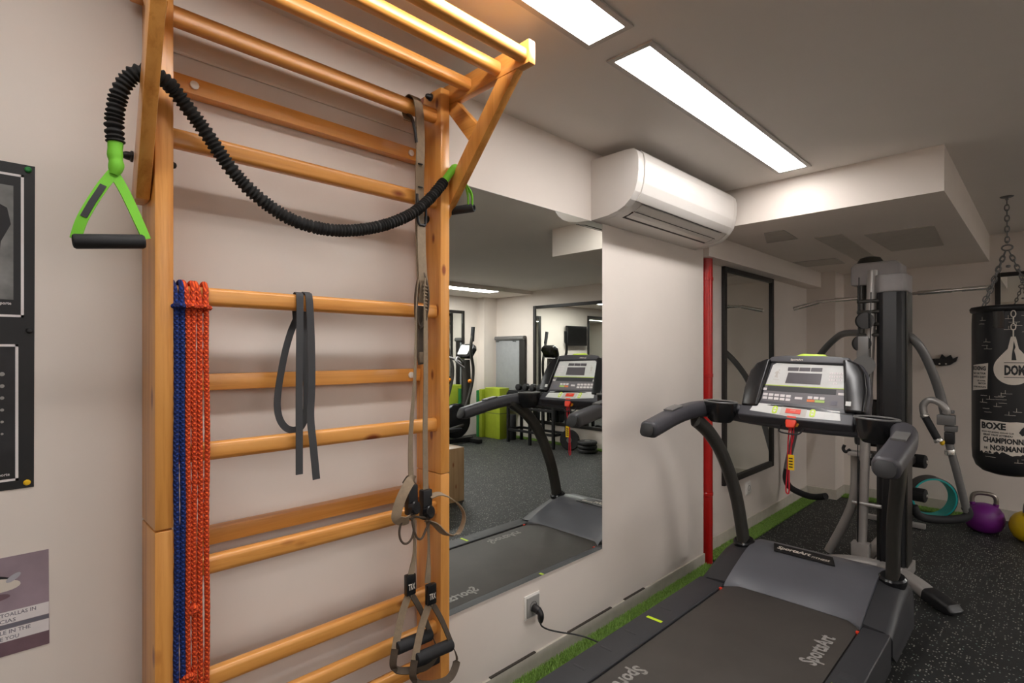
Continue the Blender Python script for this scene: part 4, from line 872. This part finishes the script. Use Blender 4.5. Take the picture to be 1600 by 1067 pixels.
for t, u, v, h, wd in (('BOXE', -0.138, 0.934, 0.044, 0.125), ('GRAND PRIX BOXING ANGLAIS CLUB', -0.138, 0.913, 0.009, 0.16), ('SERAIT TANT ATTENDU', -0.128, 0.893, 0.012, 0.145), ('CHAMPIONNAT', -0.130, 0.850, 0.036, 0.24), ('DE', -0.122, 0.808, 0.014, 0.02), ('NORMANDIE', -0.088, 0.803, 0.036, 0.20)):
    obj('lettering', ctext(t, u, v, h, wd), 'black', pp, smooth=0)
obj('boxer_figure', cpatch([(0.045, 0.925), (0.06, 0.905), (0.075, 0.912), (0.095, 0.905), (0.10, 0.93), (0.112, 0.945), (0.10, 0.955), (0.096, 0.975), (0.08, 0.98), (0.072, 0.965), (0.058, 0.95)], 0.0026), 'figure', pp, smooth=0)
p2 = obj('boxing_poster', cpatch([(-0.222, 1.17), (-0.105, 1.185), (-0.100, 1.35), (-0.215, 1.335)]), 'print', pb, smooth=0)
for t, v, h, wd in (('BOXING', 1.302, 0.028, 0.105), ('BAR CAR TOUR', 1.277, 0.013, 0.095), ('INVITE A QUEST', 1.252, 0.015, 0.095), ('LES AVRIL', 1.232, 0.009, 0.06), ('MATCH', 1.214, 0.012, 0.05), ('ENTREE GRATUITE', 1.192, 0.010, 0.095)):
    obj('lettering', ctext(t, -0.112, v, h, wd, 'R'), 'black', p2, smooth=0)
sb = obj('speed_bag_print', cpatch([(0.020+0.094*0.98*math.sin(a)*(1 if True else 0), 1.315-0.098*cos(a)) for a in [radians(k) for k in range(-125, 126, 10)]]+[(0.075, 1.40), (0.045, 1.44), (0.034, 1.50), (0.030, 1.515), (0.010, 1.515), (0.006, 1.50), (-0.005, 1.44), (-0.035, 1.40)]), 'print', pb, smooth=0)
for v in (1.262, 1.352): obj('banner_line', cpatch([(-0.022, v), (0.13, v), (0.13, v+0.004), (-0.022, v+0.004)], 0.0024), 'black', sb, smooth=0)
obj('lettering', ctext('DOMYOS', -0.020, 1.276, 0.064, 0.17, bold=0.05), 'black', sb, smooth=0)
obj('lace', cpatch([(0.012, 1.37), (0.034, 1.37), (0.030, 1.40), (0.024, 1.43), (0.030, 1.45), (0.022, 1.49), (0.019, 1.45), (0.014, 1.41)], 0.0024), 'black', sb, smooth=0)
ck = MB()
for i, v in enumerate((1.535, 1.575, 1.615, 1.655)):
    wd = 0.013 if i % 2 else 0.006
    if i % 2:
        q = []
        for k in range(14):
            a = 2*pi*k/14; q.append(cyl(0.020+0.011*cos(a), v+0.02*sin(a), 0.002))
        ck.tube(q, 0.0028, 6, closed=True)
    else: ck.tube([cyl(0.020, v-0.024, 0.002), cyl(0.020, v+0.024, 0.002)], 0.0035, 6)
obj('printed_chain', ck, 'print', pb, smooth=0)
br = MB(); rb = random.Random(3)
for (u, v, n) in ((-0.16, 1.60, 2), (-0.14, 1.44, 3), (-0.02, 1.56, 4), (0.06, 1.60, 3), (0.08, 1.50, 3), (-0.15, 1.10, 3), (-0.06, 1.08, 4), (0.09, 1.12, 3), (-0.06, 1.14, 2), (-0.14, 1.04, 2), (0.0, 1.03, 2), (-0.13, 0.76, 3), (0.03, 0.74, 2)):
    for k in range(n):
        L = rb.uniform(0.03, 0.055); uu = u+rb.uniform(-0.02, 0.02)+0.02*(k % 2); vv = v+0.022*k
        br.tube([cyl(uu+L*j/4, vv+rb.uniform(-0.001, 0.001), 0.0008) for j in range(5)], 0.0011, 5)
        if rb.random() < 0.6: br.tube([cyl(uu+L*0.4, vv, 0.0008), cyl(uu+L*0.4, vv+0.022, 0.0008)], 0.0010, 5)
obj('printed_brick_lines', br, 'print', pb, smooth=0)
def link(m, c, ax, flip, L=0.040, r=0.0036, wd=0.011):
    c = Vector(c); ax = Vector(ax).normalized(); sd = Vector((1, 0, 0)) if flip else Vector((0, 1, 0)); sd = (sd-ax*sd.dot(ax)).normalized()
    q = []
    for k in range(12):
        a = 2*pi*k/12; q.append(c+ax*(sin(a)*L/2)+sd*(cos(a)*wd))
    m.tube(q, r, 6, closed=True)
def chain(m, a, b):
    a = Vector(a); b = Vector(b); n = max(2, int((b-a).length/0.033))
    for i in range(n): link(m, a.lerp(b, (i+0.5)/n), b-a, i % 2, (b-a).length/n*1.25)
ch = MB(); chain(ch, (BX-0.01, BY, 2.40), (BX-0.008, BY, 2.125))
RG = (BX-0.008, BY, 2.105)
obj('ceiling_hook', MB().lathe([(0.035, 0), (0.03, -0.006), (0.008, -0.008), (0.008, -0.022)], (BX-0.01, BY, H), 18), 'steel', pb)
ch.lathe([(0.0, 0), (0.008, 0.004), (0.008, 0.016), (0.0, 0.02)], (RG[0], RG[1], RG[2]+0.012), 10)
q = [(RG[0]+0.026*cos(2*pi*k/16), RG[1], RG[2]+0.018*sin(2*pi*k/16)-0.014) for k in range(16)]
ch.tube(q, 0.005, 8, closed=True)
for a in (35, 145, 215, 325):
    chain(ch, (RG[0]+0.01*cos(radians(a)), RG[1]+0.01*sin(radians(a)), RG[2]-0.035), (BX+0.150*cos(radians(a)), BY+0.150*sin(radians(a)), 1.715))
ch.lathe([(0.0, 0), (0.012, 0.004), (0.012, 0.016), (0.0, 0.02)], (RG[0]+0.005, RG[1]-0.01, 1.96), 10)
obj('chain', ch, 'steel', pb)
obj('strap_tab', cpatch([(-0.075, 1.57), (-0.02, 1.57), (-0.02, 1.675), (-0.075, 1.675)], 0.002), 'gloss', pb, smooth=0)

# ================================================================ KETTLEBELLS, WHEEL, BRACKET
def kettlebell(x, y, material, hang, label):
    t = thing('kettlebell', label, 'kettlebell', (x, y, 0), 'kettlebells by the back wall')
    obj('body', MB().lathe([(0.062, 0.0), (0.075, 0.004), (0.105, 0.03), (0.124, 0.075), (0.128, 0.11), (0.118, 0.155), (0.095, 0.19), (0.062, 0.212), (0.02, 0.222)], (x, y, 0), 32), material, t, smooth=60)
    d = Vector((cos(hang), sin(hang), 0)); c = Vector((x, y, 0))
    hp = [c+d*0.062+Vector((0, 0, 0.185)), c+d*0.072+Vector((0, 0, 0.225)), c+d*0.070+Vector((0, 0, 0.265)), c+d*0.05+Vector((0, 0, 0.292)), c+Vector((0, 0, 0.300)), c-d*0.05+Vector((0, 0, 0.292)), c-d*0.070+Vector((0, 0, 0.265)), c-d*0.072+Vector((0, 0, 0.225)), c-d*0.062+Vector((0, 0, 0.185))]
    s_ = spline(hp, 5); obj('handle', MB().tube(s_[4:-4], 0.0165, 14), 'chromedull', t)
    for q_ in (s_[:6], s_[-6:]): obj('horn', MB().tube(q_, 0.0185, 14), material, t)
kettlebell(1.245, 5.62, 'purple', radians(10), 'purple competition kettlebell on the floor by the back wall')
kettlebell(1.515, 5.56, 'ykb', radians(65), 'yellow competition kettlebell right of the purple one')
yw = thing('yoga_wheel', 'teal and black yoga wheel ring standing against the back wall', 'yoga wheel', (0.924, 5.75, 0.0))
ax = Vector((-sin(radians(32)), cos(radians(32)), 0)); c0 = Vector((0.925, 5.72, 0.176))
obj('inner_ring', MB().lathe([(0.155, 0), (0.168, 0), (0.168, 0.12), (0.155, 0.12), (0.155, 0)], c0, 56, tuple(ax), caps=False), 'teal', yw)
obj('outer_pad', MB().lathe([(0.1685, 0.003), (0.176, 0.006), (0.176, 0.114), (0.1685, 0.117)], c0, 56, tuple(ax), caps=False), 'black', yw)
wk = thing('wall_hook', 'black jagged wall bracket on the back wall above the yoga wheel', 'wall bracket', (0.94, YB, 1.34))
obj('bracket', MB().prism([(-0.085, -0.03), (-0.03, -0.045), (0.04, -0.035), (0.085, 0.0), (0.095, 0.04), (0.06, 0.02), (0.045, 0.055), (0.012, 0.03), (-0.015, 0.062), (-0.03, 0.022), (-0.085, 0.02)], (0.95, YB-0.001, 1.34), (1, 0, 0), (0, 0, 1), 0.05, 0.004), 'black', wk)
for x in (0.92, 0.965): obj('screw', MB().cyl((x, YB-0.05, 1.315), (x, YB-0.054, 1.315), 0.007, 10), 'bolt', wk)

# ================================================================ THINGS SEEN IN THE MIRROR
pl = thing('plyo_box', 'pale plywood jump box reflected beside the right upright', 'jump box', (2.6, 3.1, 0))
obj('box_panels', MB().box(2.35, 2.85, 2.85, 3.25, 0, 0.51, 0.004), 'ply', pl)
el = thing('elliptical_trainer', 'black elliptical trainer reflected at the left of the wall mirror', 'elliptical trainer', (4.85, 5.2, 0))
obj('floor_frame', MB().box(4.79, 4.87, 4.55, 5.45, 0.02, 0.09, 0.01).box(4.58, 5.08, 5.38, 5.46, 0.0, 0.07, 0.02).box(4.58, 5.08, 4.50, 4.58, 0.0, 0.07, 0.02), 'black', el)
obj('flywheel_housing', MB().lathe([(0.20, -0.07), (0.26, -0.05), (0.27, 0), (0.26, 0.05), (0.20, 0.07)], (4.83, 5.12, 0.36), 32, (1, 0, 0)), 'gloss', el)
obj('centre_post', MB().sweep([(4.83, 5.28, 0.2), (4.83, 5.36, 0.85), (4.83, 5.33, 1.30)], rrect(0.10, 0.12, 0.03), (0, 1, 0)), 'post', el)
ec = obj('console', MB().prism([(-0.15, -0.10), (0.15, -0.10), (0.18, 0.06), (0.13, 0.13), (-0.13, 0.13), (-0.18, 0.06)], (4.83, 5.30, 1.44), (1, 0, 0), (0, 0.5, 0.866), -0.09, 0.02, 3), 'gloss', el)
obj('display', MB().prism(rrect(0.24, 0.16, 0.02), (4.83, 5.297, 1.452), (1, 0, 0), (0, 0.5, 0.866), 0.006), 'lightgrey', ec, smooth=0)
for s in (-1, 1):
    obj('moving_arm', MB().tube(spline([(4.83+s*0.24, 5.05, 0.42), (4.83+s*0.25, 5.22, 0.85), (4.83+s*0.25, 5.27, 1.15), (4.83+s*0.27, 5.20, 1.45), (4.83+s*0.28, 5.12+0.12*(s < 0), 1.72)], 6), 0.024, 12), 'post', el)
    obj('hand_grip', MB().tube([(4.83+s*0.274, 5.17+0.06*(s < 0), 1.58), (4.83+s*0.28, 5.12+0.12*(s < 0), 1.80)], 0.030, 12), 'foam', el)
    obj('pedal', MB().box(4.83+s*0.20-0.07, 4.83+s*0.20+0.07, 4.72, 5.04, 0.30+s*0.06, 0.35+s*0.06, 0.015), 'foam', el)
    obj('pedal_arm', MB().tube([(4.83+s*0.20, 4.62, 0.24), (4.83+s*0.22, 5.1, 0.40+s*0.08)], 0.022, 10), 'post', el)
    obj('orange_cap', MB().ball((4.83+s*0.25, 5.20, 0.98), 0.03, 10), mat('orange cap', (240, 140, 20), 0.5), el)
obj('fixed_handle', MB().tube(spline([(4.62, 5.12, 1.18), (4.66, 5.0, 1.28), (4.72, 5.08, 1.34), (4.83, 5.26, 1.25), (4.94, 5.08, 1.34), (5.0, 5.0, 1.28), (5.04, 5.12, 1.18)], 6), 0.018, 10), 'steel', el)
def gym_mat(x0, x1, y0, y1, h2, material, label):
    t = thing('gym_mat', label, 'gym mat', ((x0+x1)/2, (y0+y1)/2, 0), 'thick gym mats standing in the corner')
    obj('padding', MB().box(x0, x1, y0, y1, 0, h2, 0.012, 2), material, t)
    obj('seam', MB().box(x0-0.001, x1+0.001, y0-0.001, y1+0.001, h2*0.5-0.004, h2*0.5+0.004, 0.001), 'deck', t)
gym_mat(5.105, 5.175, 5.84, 6.05, 0.78, 'matgreen', 'dark green gym mat on edge, leftmost of the mats in the reflection')
gym_mat(5.03, 5.10, 5.84, 6.06, 0.80, 'matlime', 'lime gym mat between the green mat and the thicker lime mat')
gym_mat(4.66, 5.02, 5.90, 6.12, 0.83, 'matlime', 'thickest lime gym mat, right of the other mats in the reflection')
hm = thing('hanging_mat', 'grey exercise mat hanging from wall hooks in the reflection', 'exercise mat', (4.86, 6.3, 0.45))
obj('mat_sheet', MB().box(4.60, 5.17, 6.29, 6.335, 0.42, 1.66, 0.008), 'matgrey', hm)
obj('mat_fold', MB().sweep([(4.48, 6.30, 1.655), (5.17, 6.30, 1.655)], rrect(0.09, 0.07, 0.03), (0, 0, 1)), 'steel', hm)
obj('dark_side', MB().box(4.48, 4.60, 6.285, 6.34, 0.42, 1.66, 0.01), 'frame', hm)
for x in (5.10, 4.68): obj('hook', MB().cyl((x, 6.349, 1.60), (x, 6.22, 1.60), 0.007, 8), 'black', hm)
fr = thing('foam_roller', 'black foam roller standing upright by the rack in the reflection', 'foam roller', (4.54, 6.05, 0))
obj('roller', MB().lathe([(0.03, 0.0), (0.072, 0.0), (0.075, 0.005), (0.075, 0.40), (0.072, 0.405), (0.03, 0.405)], (4.54, 6.05, 0), 24), 'foam', fr)
rk = thing('weight_rack', 'black square-tube weight rack along the far wall in the reflection', 'rack', (3.9, 6.1, 0))
for x in (4.42, 3.95, 3.48):
    for y in (5.86, 6.16): obj('leg', MB().box(x-0.02, x+0.02, y-0.02, y+0.02, 0, 0.78, 0.003), 'black', rk)
for z in (0.20, 0.55, 0.78):
    for y in (5.86, 6.16): obj('rail', MB().box(3.48, 4.42, y-0.018, y+0.018, z-0.018, z+0.018, 0.003), 'black', rk)
for x in (4.42, 3.48): obj('end_rail', MB().box(x-0.018, x+0.018, 5.86, 6.16, 0.182, 0.218, 0.003).box(x-0.018, x+0.018, 5.86, 6.16, 0.762, 0.798, 0.003), 'black', rk)
obj('shelf', MB().box(3.48, 4.42, 5.86, 6.16, 0.798, 0.82, 0.003), 'black', rk)
def dumbbell(x, y, z, r, label):
    t = thing('dumbbell', label, 'dumbbell', (x, y, z-r), 'dumbbells on the reflected rack')
    obj('bar', MB().cyl((x, y-0.09, z), (x, y+0.09, z), 0.014, 12), 'steel', t)
    for s in (-1, 1): obj('head', MB().cyl((x, y+s*0.055, z), (x, y+s*0.12, z), r, 16, 0.008), 'iron', t)
for k, x in enumerate((4.25, 4.10, 3.95, 3.80, 3.65)): dumbbell(x, 6.01, 0.82+0.05, 0.05, 'small black dumbbell on top of the reflected weight rack')
def plate(x, y, z, ax_, r, th_, label):
    t = thing('weight_plate', label, 'weight plate', (x, y, max(0, z-r)))
    obj('disc', MB().lathe([(0.02, -th_/2), (r-0.01, -th_/2), (r, -th_/4), (r, th_/4), (r-0.01, th_/2), (0.02, th_/2)], (x, y, z), 32, ax_), 'iron', t)
    obj('hub', MB().lathe([(0.018, -th_*0.6), (0.04, -th_*0.6), (0.04, th_*0.6), (0.018, th_*0.6)], (x, y, z), 20, ax_), 'steel', t)
plate(3.27, 5.98, 0.15, (0.3, 1, 0), 0.15, 0.05, 'black weight plate standing on edge at the end of the reflected rack')
for k in range(3): plate(3.0, 6.04, 0.0275+0.0545*k, (0, 0, 1), 0.14, 0.045, ['bottom', 'middle', 'top'][k]+' black weight plate of the flat stack in the reflection')
tv = thing('television', 'small black wall television seen in the double reflection', 'television', (XR-0.1, 3.96, 1.56))
obj('casing', MB().box(XR-0.10, XR-0.05, 3.63, 4.29, 1.55, 1.96, 0.008), 'gloss', tv)
obj('screen', MB().box(XR-0.102, XR-0.099, 3.66, 4.26, 1.585, 1.935), 'tvscreen', tv, smooth=0)
obj('wall_mount', MB().box(XR-0.05, XR-0.0005, 3.86, 4.06, 1.65, 1.85, 0.004), 'black', tv)
